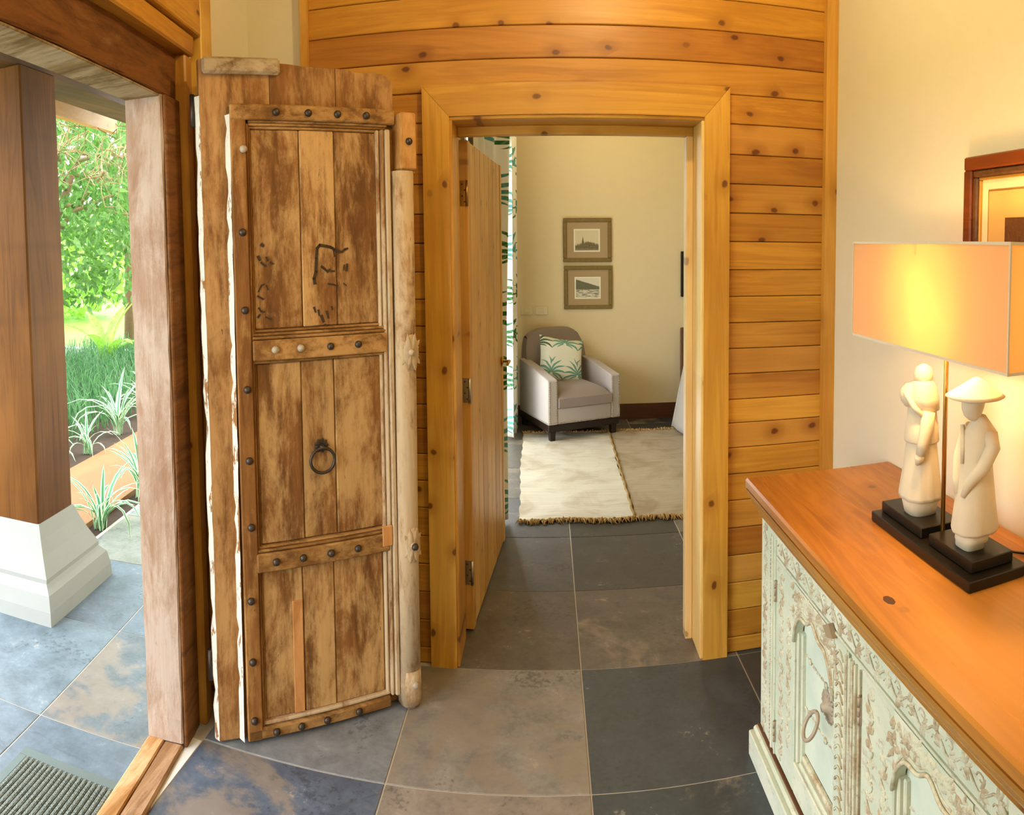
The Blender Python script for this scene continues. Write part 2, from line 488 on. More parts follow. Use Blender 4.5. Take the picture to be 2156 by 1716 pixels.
M['herb_leaf'] = leafmat('bed_leaf', '#336238', '#5f8c56')
M['grass'] = leafmat('lawn_grass', '#6c9838', '#8fb24c', .3)
def striped():
    g = G('variegated_blade')
    sx = g.n('SeparateXYZ', {0: g.tc('UV')}); e = g.m('ABSOLUTE', sx - .5)
    c = g.mix(g.ramp(e, .24, .3), '#3f8f5a', '#e6efce')
    d = g.n('BsdfPrincipled', {'Base Color': c, 'Roughness': .45}); t = g.n('BsdfTranslucent', {0: c})
    mx = g.n('MixShader', {0: .35, 1: d, 2: t}); g.t.links.new(mx.k, g.out.inputs[0])
    return g.mat
M['striped'] = striped()

# ------------------------------------------------------------------ room shell
XL, XR, YB, ZC = -1.13, 1.10, 2.56, 2.8
PIV = Vector((-1.12, 1.87, 0))
TP = Matrix.Translation(PIV) @ Matrix.Rotation(math.radians(8), 4, 'Z')     # the entrance wall and porch stand 8 degrees askew
def st(o, label=None):
    o['kind'] = 'structure'
    if label: o['label'] = label
    return o
def slab(name, mat, boxes, label=None, T=None):
    m = MB(T)
    for lo, hi in boxes: m.box(lo, hi)
    return st(m.build(name, mat), label)

# floors: a pale grout bed, every slate tile its own piece
floor = slab('floor', M['grout'], [((-1.118, -2.5, -.08), (XR + .1, 2.75, -.0025)), ((-.5, 2.75, -.08), (3.05, 6.4, -.0025))], 'slate tiled floor running from the hall into the bedroom')
DK = {(-1, 2): ('#8b857e', .52), (0, 2): ('#454b50', .10), (-2, 2): ('#7d8186', .3), (-2, 1): ('#566070', .58), (-1, 1): ('#8a8076', .5), (0, 1): ('#3f474c', .3), (1, 2): ('#474a4c', .1), (1, 1): ('#50524f', .3),
      (-1, 3): ('#766c60', .35), (0, 3): ('#7b7268', .42), (-1, 4): ('#6e6c6c', .3), (0, 4): ('#5c5a56', .35), (-1, 5): ('#666666', .3), (0, 5): ('#504e4a', .3)}
TCOL = ['#6f6a64', '#565a5c', '#7d766c', '#4c5154', '#6a6660']
tile_me = {}
def tile(parent, lo, hi, col, al, T=None, top=0.0, v=1.0):
    m = MB(T); g = .0022
    m.box((lo[0] + g, lo[1] + g, top - .03), (hi[0] - g, hi[1] - g, top), .0015)
    o = m.build('tile', M['slate'], parent)
    c = hexc(col); o.color = (c[0] * v, c[1] * v, c[2] * v, al)
    return o
X0, Y0, TS = .115, 1.941, .6
def tiles(x0, x1, y0, y1):
    for i in range(-3, 6):
        for j in range(-8, 12):
            a, b = max(x0, X0 + TS * i), min(x1, X0 + TS * (i + 1))
            c, d = max(y0, Y0 + TS * (j - 2)), min(y1, Y0 + TS * (j - 1))
            if b - a < .02 or d - c < .02: continue
            k = DK.get((i, j))
            if k is None: k = (TCOL[(i * 3 + j * 5) % 5], .2 + .1 * ((i + 2 * j) % 4))
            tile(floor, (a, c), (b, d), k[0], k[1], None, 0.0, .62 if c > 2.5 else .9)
# row index j: tile spans Y0+TS*(j-2) .. ; j=2 is the row in front of the timber wall
tiles(-1.085, XR, -2.4, 2.541)
tiles(-.42, 3.0, 2.541, 6.33)
slab('trim_1', M['white_trim'], [((-1.118, -2.4, -.05), (-1.085, 1.93, .001))], 'white strip along the edge of the hall floor')

# timber wall: backing, then every plank
wall_back = slab('wall_back', M['brown_gap'], [((-.88, 2.58, 0), (-.36, 2.73, ZC)), ((.59, 2.58, 0), (XR, 2.73, ZC)), ((-.36, 2.58, 2.055), (.59, 2.73, ZC))], 'honey coloured pine plank wall around the bedroom doorway')
ZP = [2.8, 2.7, 2.59, 2.48, 2.367, 2.25, 2.138, 2.03, 1.917, 1.808, 1.699, 1.592, 1.486, 1.385, 1.285, 1.187, 1.09, .992, .901, .805, .703, .60, .492, .384, .276, .168, .06, .0]
for a, b in zip(ZP[1:], ZP[:-1]):
    for x0, x1 in (((-.878, 1.058),) if a >= 2.13 else ((-.878, -.42), (.645, 1.058))):
        boxo('plank', M['plank_pine'], wall_back, (x0, 2.56, a + .0012), (x1, 2.581, b - .0012), .003)
slab('wall_back_plaster', M['plaster'], [((-1.5, 2.562, 0), (-.88, 2.73, ZC))], 'cream plaster strip between the timber wall and the corner')
slab('trim_2', M['pine_z'], [((-.903, 2.535, 0), (-.876, 2.563, ZC))], 'pine edge strip of the timber wall beside the antique door')
slab('trim_3', M['pine_z'], [((1.052, 2.53, 0), (1.0995, 2.562, ZC))], 'pine corner strip between timber wall and cream wall')
wall_right = slab('wall_right', M['plaster'], [((XR, -2.4, 0), (XR + .12, 2.73, ZC))], 'cream plaster wall behind the sideboard')
slab('wall_left', M['plaster'], [((-1.32, 2.03, 0), (XL, 2.565, ZC))], 'cream plaster return wall behind the antique door')
slab('wall_left_front', M['plaster'], [((-.13, -1.6, 2.23), (-.005, .2, ZC)), ((-.13, -4.3, 0), (-.005, -1.6, ZC))], 'cream plaster of the entrance wall', TP)
slab('wall_rear', M['plaster'], [((-1.3, -2.52, 0), (XR + .12, -2.4, ZC))], 'cream plaster wall at the rear of the hall')
slab('ceiling', M['plaster'], [((-1.6, -2.52, ZC), (3.1, 6.45, ZC + .12))], 'plain plaster ceiling of hall and bedroom')

# bedroom shell
slab('wall_bedroom_back', M['plaster_bed'], [((-.54, 6.33, 0), (3.1, 6.45, ZC))], 'cream bedroom wall with two framed prints')
slab('wall_bedroom_right', M['plaster_bed'], [((3.0, 2.73, 0), (3.1, 6.33, ZC))])
slab('wall_bedroom_front', M['plaster_bed'], [((XR + .12, 2.6, 0), (3.0, 2.735, ZC)), ((-.54, 2.731, 0), (-.36, 2.741, ZC)), ((.60, 2.731, 0), (3.0, 2.741, ZC)), ((-.36, 2.731, 2.06), (.6, 2.741, ZC))])
slab('wall_bedroom_left', M['plaster_bed'], [((-.54, 2.73, 0), (-.42, 3.75, ZC)), ((-.54, 5.9, 0), (-.42, 6.33, ZC)), ((-.54, 3.75, 2.5), (-.42, 5.9, ZC))])
w = thing('window_1', (-.48, 4.83, 0), None, None, kind='structure')
for y in (3.75, 5.86): boxo('window_post', M['pine_z'], w, (-.52, y, 0), (-.44, y + .04, 2.5), .004)
boxo('window_head', M['pine_y'], w, (-.52, 3.79, 2.46), (-.44, 5.86, 2.5), .004)
slab('baseboard_bedroom_back', M['skirting'], [((-.42, 6.313, 0), (3.0, 6.3302, .14))], 'dark wooden skirting at the foot of the bedroom wall')
slab('baseboard_bedroom_left', M['skirting'], [((-.42, 2.745, 0), (-.405, 3.7, .14))])

# casing and lining of the bedroom doorway
dc = thing('trim_4', (.115, 2.55, 0), 'broad pine casing around the bedroom doorway', None, kind='structure')
ox0, ox1, ix0, ix1, oz, iz = -.445, .672, -.345, .575, 2.158, 2.045
def cas(name, poly, mat):
    m = MB(); m.prism(poly, 1, 2.536, 2.5605); m.build(name, mat, dc)
cas('casing_leg', [(ox0, 0), (ix0 - .002, 0), (ix0 - .002, iz), (ox0, oz)], M['pine_z'])
cas('casing_leg', [(ix1 + .002, 0), (ox1, 0), (ox1, oz), (ix1 + .002, iz)], M['pine_z'])
cas('casing_head', [(ox0, oz + .0012), (ox1, oz + .0012), (ix1 + .002, iz + .0012), (ix0 - .002, iz + .0012)], M['pine_x'])
boxo('lining', M['pine_z'], dc, (ix0 - .018, 2.545, 0), (ix0 + .008, 2.745, 2.035), .003)
boxo('lining', M['pine_pale'], dc, (ix1 - .008, 2.545, 0), (ix1 + .018, 2.745, 2.035), .003)
boxo('lining', M['pine_x'], dc, (ix0 - .018, 2.545, 2.033), (ix1 + .018, 2.745, 2.058), .003)
boxo('door_stop', M['pine_x'], dc, (ix0 + .008, 2.69, 2.0), (ix1 - .008, 2.742, 2.034), .003)
boxo('door_stop', M['pine_pale'], dc, (ix1 - .036, 2.69, 0), (ix1 - .008, 2.742, 2.0), .003)

# entrance frame: old jamb and lintel, pine battens and casing, threshold boards
ef = thing('trim_5', PIV, 'weathered timber frame of the entrance with pine casing', None, kind='structure')
def rough_post(m, poly, ax, a, b, n, amp):
    """prism with hand-hewn, slightly wandering edges"""
    rings = []
    rnd = random.Random(len(poly) * 7 + n)
    for i in range(n + 1):
        t = a + (b - a) * i / n; r = []
        for p in poly:
            q = [0, 0, 0]; o = [k for k in range(3) if k != ax]
            q[ax] = t; q[o[0]] = p[0] + rnd.uniform(-amp, amp); q[o[1]] = p[1] + rnd.uniform(-amp, amp)
            r.append(q)
        rings.append(r)
    m.loft(rings, True, True, False)
m = MB(TP); rough_post(m, [(-.122, 0), (-.05, -.002), (-.004, 0), (.0, .006), (0, .125), (-.122, .125)], 2, 0.015, 2.068, 26, .0022); m.build('jamb', M['jamb_wood'], ef)
m = MB(TP); rough_post(m, [(-.122, -1.58), (0, -1.58), (0, -1.46), (-.122, -1.46)], 2, 0.015, 2.068, 20, .002); m.build('jamb', M['jamb_wood'], ef)
m = MB(TP); m.box((0.0, 0.006, 0.0), (.012, .125, 2.068), .004); m.build('jamb_cheek', M['beam_wood'], ef)
m = MB(TP); rough_post(m, [(-.125, 2.07), (-.004, 2.07), (0.0, 2.076), (0, 2.217), (-.125, 2.217)], 1, -1.58, .125, 24, .002); m.build('lintel', M['beam_wood'], ef)
m = MB(TP); m.box((-.123, -1.46, 2.062), (-.006, .002, 2.0695), .002); m.build('lintel_soffit', M['grey_batten_wood'], ef)
boxo('batten', M['pine_y'], ef, (-.04, -1.6, 2.218), (.045, .185, 2.285), .006, TP)
boxo('batten', M['pine_z'], ef, (-.04, .127, 0), (.035, .185, 2.217), .006, TP)
boxo('casing_head', M['pine_y'], ef, (-.02, -1.7, 2.29), (.06, .215, 2.41), .004, TP)
boxo('casing_leg', M['pine_z'], ef, (-.02, .217, 0), (.06, .325, 2.60), .004, TP)
boxo('threshold_board', M['threshold_light'], ef, (-.122, -1.46, -.02), (-.066, .004, .016), .004, TP)
boxo('threshold_board', M['threshold_dark'], ef, (-.064, -1.46, -.02), (0.0, .004, .014), .006, TP)

# porch
porch = slab('porch_floor', M['grout'], [((-1.10, -4.4, -.12), (.3, 4.2, -.0125))], 'slate floor of the porch outside the entrance', TP)
PT = {(0, 0): ('#66757f', .15), (1, 0): ('#5f6a72', .60), (0, -1): ('#5f6d78', .15), (1, -1): ('#5c6a76', .2), (0, 1): ('#5f6d79', .1), (1, 1): ('#5f6e7a', .12), (0, 2): ('#7c8078', .4), (1, 2): ('#847f6e', .4)}  # blue-grey tones carry the sky's reflection in the tile colour
for i in range(2):
    for j in range(-4, 7):
        a, b = (-1.08, -.52) if i == 0 else (-.52, -.022)
        if j == 0 and i == 1: k = PT[(1, 0)]
        else: k = PT.get((i, j), ('#86908f', .3))
        tile(porch, (a, -.03 + .61 * j), (b, -.03 + .61 * (j + 1)), k[0], k[1], TP, -.01)
slab('porch_ceiling', M['pillar_wood'], [((-1.45, -2.6, 2.74), (-.1, 2.6, 2.8))], None, TP)
slab('porch_beam', M['porch_beam_wood'], [((-1.2, -2.6, 2.455), (-.96, 2.6, 2.74))], 'dark timber beam carried by the porch pillar', TP)
slab('porch_fascia', M['fascia_wood'], [((-1.5, -2.6, 2.47), (-1.45, 2.6, 2.75))], 'pale fascia board at the porch eaves', TP)
pl = thing('porch_pillar', TP @ Vector((-1.08, .76, 0)), 'square brown wooden pillar on a white flared plinth', 'pillar')
boxo('post', M['pillar_wood'], pl, (-1.08 - .15, .61, .36), (-1.08 + .15, .91, 2.455), .008, TP)
m = MB(TP)
prof = [(.285, -.012), (.282, .05), (.268, .115), (.25, .135), (.238, .15), (.24, .17), (.225, .2), (.2, .25), (.175, .31), (.158, .36), (.152, .372)]
m.loft([[(-1.08 - r, .76 - r, z), (-1.08 + r, .76 - r, z), (-1.08 + r, .76 + r, z), (-1.08 - r, .76 + r, z)] for r, z in prof], True, True, False)
m.build('plinth', M['pillar_white'], pl)

# ------------------------------------------------------------------ antique door leaf
DH = Vector((-1.033, 1.93, 0)); DD = Vector((.799, .601, 0)).normalized()
DT = Matrix(((DD.x, -DD.y, 0, DH.x), (DD.y, DD.x, 0, DH.y), (0, 0, 1, 0), (0, 0, 0, 1)))     # x along the leaf, -y towards the room
ad = thing('door_1', DT @ Vector((.34, 0, 0)), 'antique weathered wooden door leaf with iron studs and ring pull', 'door', kind='structure')
def dbox(name, mat, lo, hi, bev=.003, parent=None): return boxo(name, mat, parent or ad, lo, hi, bev, DT)
def wavy_strip(name, mat, s0, s1, y0, y1, z0, z1, n, amp, seed, drift=0.0):
    """worn painted arris: a strip from (s0,y0) to (s1,y1) whose outline wanders"""
    rnd = random.Random(seed); m = MB(DT); rings = []
    for i in range(n + 1):
        z = z0 + (z1 - z0) * i / n; k = drift * (1 - i / n)
        a = s0 + rnd.uniform(-amp, amp * .3) + k; b = s1 + rnd.uniform(-amp * .4, amp * .6) + k
        if rnd.random() < .12: a += .006
        rings.append([(a, y0, z), (b, y1, z), (b, y1 + .012, z), (a, y0 + .012, z)])
    m.loft(rings, True, True, False); return m.build(name, mat, ad)
# back board: three broad boards with a slightly sloping, worn top
for i, (a, b) in enumerate(((.012, .235), (.237, .455), (.457, .658))):
    m = MB(DT); zt = lambda s: 2.172 - .035 * s - (.02 * max(0, (s - .62) / .04) ** 2)
    r = random.Random(i)
    top = [(a + (b - a) * k / 6, zt(a + (b - a) * k / 6) + r.uniform(-.003, .003)) for k in range(7)]
    m.prism([(a, .012), (b, .012)] + top[::-1], 1, 0.0, .034)
    m.build('back_board', M['door_wood'], ad)
wavy_strip('white_edge', M['white_edge'], .002, .0115, .016, -.0005, .012, 2.06, 40, .003, 5)
wavy_strip('white_edge', M['white_edge'], .0905, .1005, -.002, -.026, .012, 2.0, 50, .0016, 9, -.012)
dbox('top_batten', M['grey_batten_wood'], (.02, -.022, 2.125), (.268, 0, 2.176), .008)
# raised frame
dbox('stile', M['door_frame_wood'], (.10, -.03, .012), (.15, 0, 2.028), .004)
dbox('stile_bead', M['door_frame_wood'], (.151, -.024, .05), (.158, 0, 1.972), .003)
dbox('stile_bead', M['door_frame_wood'], (.159, -.016, .05), (.165, 0, 1.965), .003)
dbox('rail', M['door_rail_wood'], (.10, -.034, 1.982), (.652, 0, 2.03), .004)
for k, (z, d) in enumerate(((1.974, .026), (1.966, .02), (1.957, .014))):
    dbox('rail_bead', M['door_rail_wood'], (.158, -d, z), (.625, 0, z + .0085), .003)
dbox('rail', M['door_rail_wood'], (.152, -.034, 1.232), (.606, 0, 1.297), .004)
for k, (z, d) in enumerate(((1.299, .03), (1.309, .022), (1.319, .014))):
    dbox('rail_bead', M['door_rail_wood'], (.152, -d, z), (.606, 0, z + .009), .003)
dbox('rail_bead', M['door_rail_wood'], (.152, -.022, 1.222), (.606, 0, 1.231), .003)
dbox('rail', M['door_rail_wood'], (.145, -.034, .557), (.602, 0, .618), .004)
for k, (z, d) in enumerate(((.62, .028), (.629, .02))):
    dbox('rail_bead', M['door_rail_wood'], (.15, -d, z), (.602, 0, z + .0085), .003)
dbox('rail', M['door_rail_wood'], (.10, -.03, .012), (.60, 0, .05), .006)
dbox('rail_bead', M['bullnose_wood'], (.15, -.02, .051), (.60, 0, .064), .004)
# panels: three planks in each of the three fields
PZ = ((.064, .556), (.64, 1.22), (1.33, 1.956))
for zi, (a, b) in enumerate(PZ):
    sh = .0 + .012 * zi
    for k, (s0, s1) in enumerate(((.166, .30 + sh), (.302 + sh, .408 + sh * 1.4), (.41 + sh * 1.4, .585 + sh * .9))):
        dbox('panel_plank', M['door_panel_wood'], (s0, -.008 - .002 * ((k + zi) % 2), a), (s1, 0, b), .0035)
dbox('patch_strip', M['patch_wood'], (.262, -.0125, .066), (.297, -.008, .44), .002)
dbox('patch_strip', M['patch_wood'], (.575, -.0365, .575), (.612, -.03, .645), .003)
# fluted inner stile and the half-round meeting bead
for s0, s1, d in ((.587, .599, .018), (.6, .612, .03), (.613, .63, .038)):
    dbox('fluted_bead', M['bullnose_wood'], (s0, -d, .05), (s1, 0, 1.965), .004)
m = MB(DT); prof = []
for i in range(13):
    a = PI * i / 12; prof.append((.667 - .036 * math.cos(a), -.04 - .026 * math.sin(a)))
prof = [(.631, 0)] + prof + [(.703, 0)]
m.loft([[(x + k, y, z) for x, y in prof] for z, k in ((-.0 + .016, 0), (.6, .0), (1.2, .004), (1.83, .006))], True, True, True)
bn = m.build('meeting_bead', M['bullnose_wood'], ad)
m = MB(DT); m.lathe([(.0, -.01), (.03, -.008), (.037, .02), (.0385, .07), (.037, .12)], (.668, -.034, .016), 16, 'z', True, 1, .95); m.build('bead_foot', M['bullnose_wood'], bn)
dbox('bead_block', M['door_block_wood'], (.653, -.066, 1.832), (.714, .01, 2.02), .006)
m = MB(DT)
for k in range(5): m.lathe([(.006, 0), (.005, -.006), (.0, -.008)], (.662 + .011 * k, -.05, 1.828), 8, 'z')
m.build('carved_drops', M['door_block_wood'], ad)
def leaf(m, c, ax1, ax2, nrm, ang, L, W, h):
    """one carved petal: base outline and raised midrib"""
    c, ax1, ax2, nrm = Vector(c), Vector(ax1), Vector(ax2), Vector(nrm)
    d = ax1 * math.cos(ang) + ax2 * math.sin(ang); p = ax2 * math.cos(ang) - ax1 * math.sin(ang)
    vs = [c, c + d * L * .35 + p * W, c + d * L * .75 + p * W * .75, c + d * L, c + d * L * .75 - p * W * .75, c + d * L * .35 - p * W,
          c + d * L * .3 + nrm * h, c + d * L * .8 + nrm * h * .8]
    m.add(vs, [(0, 6, 1), (1, 6, 7, 2), (2, 7, 3), (3, 7, 4), (4, 7, 6, 5), (5, 6, 0)], smooth=True)
def rosette(name, s, z, h, mat):
    m = MB(DT)
    for k in range(14):
        a = 2 * PI * k / 14
        m_s = 1.0 + 1.3 * abs(math.sin(a)) ** 2; leaf(m, (s, -.0665 + .012 * abs(math.cos(a)) ** 2, z), (1, 0, 0), (0, 0, 1), (0, -1, 0), a, .028 * m_s * h, .010 * h, .006)
    m.lathe([(.0, -.012), (.008, -.01), (.011, -.002), (.012, .004)], (s, -.066, z), 12, 'y')
    m.lathe([(.0, -.004), (.026, -.003), (.032, .012)], (s, -.064, z), 14, 'y', True, 1, 2.3)
    return m.build(name, mat, bn, fix=False)
rosette('rosette', .68, 1.228, 1.05, M['bullnose_wood'])
rosette('rosette', .674, .573, 1.0, M['bullnose_wood'])
# studs
def stud_mesh(mat):
    m = MB(Matrix(((DD.x, -DD.y, 0, 0), (DD.y, DD.x, 0, 0), (0, 0, 1, 0), (0, 0, 0, 1))))
    m.lathe([(.0125, .001), (.0122, -.004), (.0095, -.009), (.004, -.0115), (.0, -.012)], (0, 0, 0), 10, 'y')
    o = m.build('stud', mat, ad, org=(0, 0, 0)); return o
def put_studs(proto, pts):
    for i, (s, y, z) in enumerate(pts):
        w_ = DT @ Vector((s, y, z))
        o = proto if i == 0 else copy_of(proto, ad, w_)
        o.location = w_ - wloc(ad)
put_studs(stud_mesh(M['iron']), [(s, -.034, 2.006) for s in (.246, .351, .449, .548)] + [(s, -.034, 1.265) for s in (.407, .503)] + [(s, -.034, .588) for s in (.207, .297, .392, .486)]
          + [(s, -.03, .031) for s in (.194, .278, .366, .479)] + [(.13, -.03, z) for z in (1.636, 1.394, 1.145, .92, .707)] + [(.122, -.03, z) for z in (.471, .273, .081)] + [(.684, -.066, 1.925), (.674, -.0775, .573)])
put_studs(stud_mesh(M['iron_pale']), [(.14, -.03, 1.892), (.223, -.034, 1.266), (.307, -.034, 1.266), (.672, -.0675, .09)])
# ring pull
rp = thing('ring_pull', DT @ Vector((.375, -.012, .93)), None, None); rp.parent = ad; rp.location = Vector(DT @ Vector((.375, -.012, .93))) - wloc(ad)
m = MB(DT); m.tube([(.375 + .041 * math.cos(a), -.022, .893 + .041 * math.sin(a)) for a in [2 * PI * k / 28 for k in range(28)]] + [(.416, -.022, .893)], .0052, 8, False); m.build('ring', M['iron'], rp)
m = MB(DT)
for k in range(9): leaf(m, (.375, -.011, .94), (1, 0, 0), (0, 0, 1), (0, -1, 0), 2 * PI * k / 9, .026, .008, .004)
m.lathe([(.009, 0), (.008, -.012), (.0, -.016)], (.375, -.011, .937), 10, 'y'); m.build('back_plate', M['iron'], rp, fix=False)
# faded writing on the upper field
def stroke(m, pts, w):
    for i in range(len(pts) - 1):
        a = Vector((pts[i][0], 0, pts[i][1])); b = Vector((pts[i + 1][0], 0, pts[i + 1][1])); d = (b - a).normalized(); p = Vector((-d.z, 0, d.x)) * w
        y0, y1 = -.0113, -.0085
        P = [a - d * w * .6 + p, a - d * w * .6 - p, b + d * w * .6 - p * .8, b + d * w * .6 + p * .8]
        m.add([(q.x, y0, q.z) for q in P] + [(q.x, y1, q.z) for q in P], [(0, 1, 2, 3), (0, 3, 7, 4), (1, 5, 6, 2), (0, 4, 5, 1), (3, 2, 6, 7)])
S0 = lambda x, y: (.362 + x * .12, 1.465 + y * .135)
m = MB(DT)
for pts, w in (([(.04, .02), (.02, .14), (.08, .3), (.1, .62), (.13, .86), (.2, .93), (.4, .9), (.55, .86)], .0036), ([(.5, .88), (.62, .82), (.78, .76)], .0032), ([(.6, .82), (.62, .66)], .0024), ([(.84, .76), (.92, .82), (1.0, .84)], .0024),
               ([(.24, .42), (.3, .38), (.4, .3), (.48, .34)], .003), ([(.52, .3), (.6, .3)], .0024), ([(.42, .0), (.56, -.02), (.66, -.05)], .002), ([(.98, .46), (.96, .3)], .0022), ([(.9, .44), (.88, .32)], .0014), ([(.86, .0), (.94, -.06)], .0012),
               ([(.0, -.55), (.04, -.66)], .0024), ([(.12, -.62), (.14, -.74)], .0024), ([(.2, -.76), (.26, -.9)], .0034), ([(.36, -.66), (.4, -.82)], .0028), ([(.3, -.98), (.36, -1.06)], .0028), ([(.5, -.55), (.52, -.62)], .0018),
               ([(-1.4, .98), (-1.36, .95)], .0034), ([(-1.42, .56), (-1.32, .48)], .0022), ([(-1.5, .7), (-1.46, .62)], .003), ([(-1.28, .68), (-1.24, .6)], .002), ([(-1.18, .56), (-1.1, .52)], .002),
               ([(-1.52, -.12), (-1.44, .02), (-1.36, .06)], .0014), ([(-1.3, .02), (-1.26, -.08)], .0014), ([(-1.54, -.22), (-1.4, -.3)], .002), ([(-1.52, -.5), (-1.46, -.58), (-1.38, -.6)], .002), ([(-1.34, -.72), (-1.2, -.78)], .0014), ([(-1.55, -.72), (-1.5, -.66)], .0022)):
    stroke(m, [S0(*p) for p in pts], w * 1.5)
m.build('faded_writing', M['ink'], ad)
# hinge
m = MB(DT); m.lathe([(.0075, 0), (.0075, .1)], (-.006, .03, 1.97), 10, 'z'); m.box((-.004, .028, 1.972), (.03, .0345, 2.068), .001); m.build('hinge', M['iron'], ad)
m = MB(DT); m.lathe([(.0075, 0), (.0075, .1)], (-.006, .03, .2), 10, 'z'); m.box((-.004, .028, .202), (.03, .0345, .298), .001); m.build('hinge', M['iron'], ad)

# ------------------------------------------------------------------ pine bedroom door, open into the bedroom
H2 = Vector((-.309, 2.79, 0)); D2 = Vector((.075, .927, 0)).normalized()
T2 = Matrix(((D2.x, -D2.y, 0, H2.x), (D2.y, D2.x, 0, H2.y), (0, 0, 1, 0), (0, 0, 0, 1)))      # x along the leaf, +y away from the opening
d2 = thing('door_2', H2, 'tall pine boarded door standing open beside the palm curtain', 'door', kind='structure')
for k in range(7):
    a = .052 + k * .1165
    boxo('board', M['pine_door'], d2, (a + .0006, 0.003, .012), (a + .1159, .037, 2.0), .005, T2)
boxo('edge_stile', M['pine_door'], d2, (0, 0, .01), (.05, .04, 2.0), .003, T2)
boxo('edge_stile', M['pine_door'], d2, (.869, 0, .01), (.915, .04, 2.0), .003, T2)
for z in (1.79, 1.0, .25):
    hg = boxo('hinge', M['brass'] if z > 1.5 else M['steel'], d2, (-.003, .006, z - .05), (.0, .034, z + .05), .0005, T2)
    m = MB(T2); m.lathe([(.006, -.05), (.006, .05)], (-.005, .004, z), 8, 'z'); m.build('knuckle', M['brass'] if z > 1.5 else M['steel'], hg)
    m = MB(T2)
    for q in range(4): m.lathe([(.0035, 0), (.0035, -.0012), (0, -.0018)], (-.003, .014 + .01 * (q % 2), z - .034 + .023 * q), 6, 'x')
    m.build('screws', M['iron'], hg)
lh = one('lever_handle', M['brass'], d2, lambda m: (m.lathe([(.022, 0), (.022, -.008), (.008, -.01), (.008, -.04)], (.86, 0, .98), 14, 'y'), m.tube([(.86, -.04, .98), (.83, -.043, .982), (.76, -.044, .978)], [.009, .008, .007], 8)), T2)

# ------------------------------------------------------------------ curtains
def curtain(label, y0, y1, x, zt, amp, waves, seed, flare=0.0, lean=0.0):
    m = MB(); r = random.Random(seed); ph = r.random() * 6
    def fn(u, w):
        t = u * waves * 2 * PI + ph; k = .7 + .3 * w
        return (x + lean * u ** 3 + amp * math.sin(t) * k + .012 * math.sin(t * 2.3 + 1), y0 + (y1 + flare * max(0, w * 2 - .9) - y0) * u + .012 * math.cos(t), .02 + (zt - .02) * w)
    m.grid(fn, int(waves * 14), 24, True, ((y1 - y0) * 1.6 / .9, 1))
    o = m.build('curtain', M['curtain'], None, fix=False)
    sm_ = o.modifiers.new('thickness', 'SOLIDIFY'); sm_.thickness = .003
    return tag(o, label, 'curtain', 'palm print curtains at the bedroom window')
curtain('white palm print curtain hanging beside the grey armchair', 5.66, 6.12, -.30, 2.5, .042, 3, 3)
curtain('palm print curtain mostly hidden behind the open pine door', 3.5, 3.95, -.368, 2.5, .022, 3, 8, .55, .125)
rod = one('curtain_rod', M['iron'], None, lambda m: (m.lathe([(.012, 0), (.012, 2.75)], (-.34, 3.45, 2.53), 10, 'y'), m.lathe([(.0, -.03), (.022, -.02), (.022, .0), (.012, .01)], (-.34, 3.45, 2.53), 10, 'y')))
tag(rod, 'dark curtain rod above the bedroom window', 'curtain rod')

# ------------------------------------------------------------------ rug
rg = thing('rug', (.7, 4.9, 0), 'cream flatweave rug with tasselled ends lying before the grey armchair', 'rug')
def rugpart(x0, x1, x0b, x1b, mat):
    m = MB(); r = random.Random(int(x0 * 100))
    def fn(u, w):
        a = x0 + (x0b - x0) * w; b = x1 + (x1b - x1) * w
        x = a + (b - a) * u; y = 3.965 + 1.905 * w
        wob = (.004 * math.sin(w * 61 + x0 * 5) + .005 * math.sin(w * 9)) * (1 if u in (0, 1) else 0)
        z = .0075 + .0035 * math.sin(x * 21 + math.sin(y * 9) * 2) * math.sin(y * 17 + x * 4) + .002 * math.sin(y * 61 + x * 9)
        return (x + wob, y + .01 * math.sin(x * 13), max(.003, z))
    m.grid(fn, 22, 60, True); return m.build('rug_panel', mat, rg, fix=False)
rugpart(-.175, .488, -.215, .508, M['rug']); rugpart(.5, 1.3, .52, 1.3, M['rug_shaded'])
one('seam', M['seam'], rg, lambda m: m.tube([(.494 + .02 * k / 40 + .004 * math.sin(k * 1.7), 3.97 + 1.89 * k / 40, .012) for k in range(41)], .008, 6))
def fringe(y, sgn, seed, n, x0, x1):
    m = MB(); r = random.Random(seed)
    for k in range(n):
        x = x0 + (x1 - x0) * (k + r.random()) / n; L = r.uniform(.02, .06); dx = r.uniform(-.03, .03); w_ = r.uniform(.004, .008)
        yb = y + r.uniform(-.008, .008) + .01 * math.sin(x * 13)
        m.tube([(x, yb, .01), (x + dx * .5, yb + sgn * L * .5, .014 + r.random() * .01), (x + dx, yb + sgn * L, .006)], [w_, w_ * .8, w_ * .3], 4)
    o = m.build('fringe', M['fringe'], rg); o['kind'] = 'stuff'
fringe(3.965, -1, 1, 330, -.175, 1.3); fringe(5.87, 1, 2, 220, -.215, 1.1)

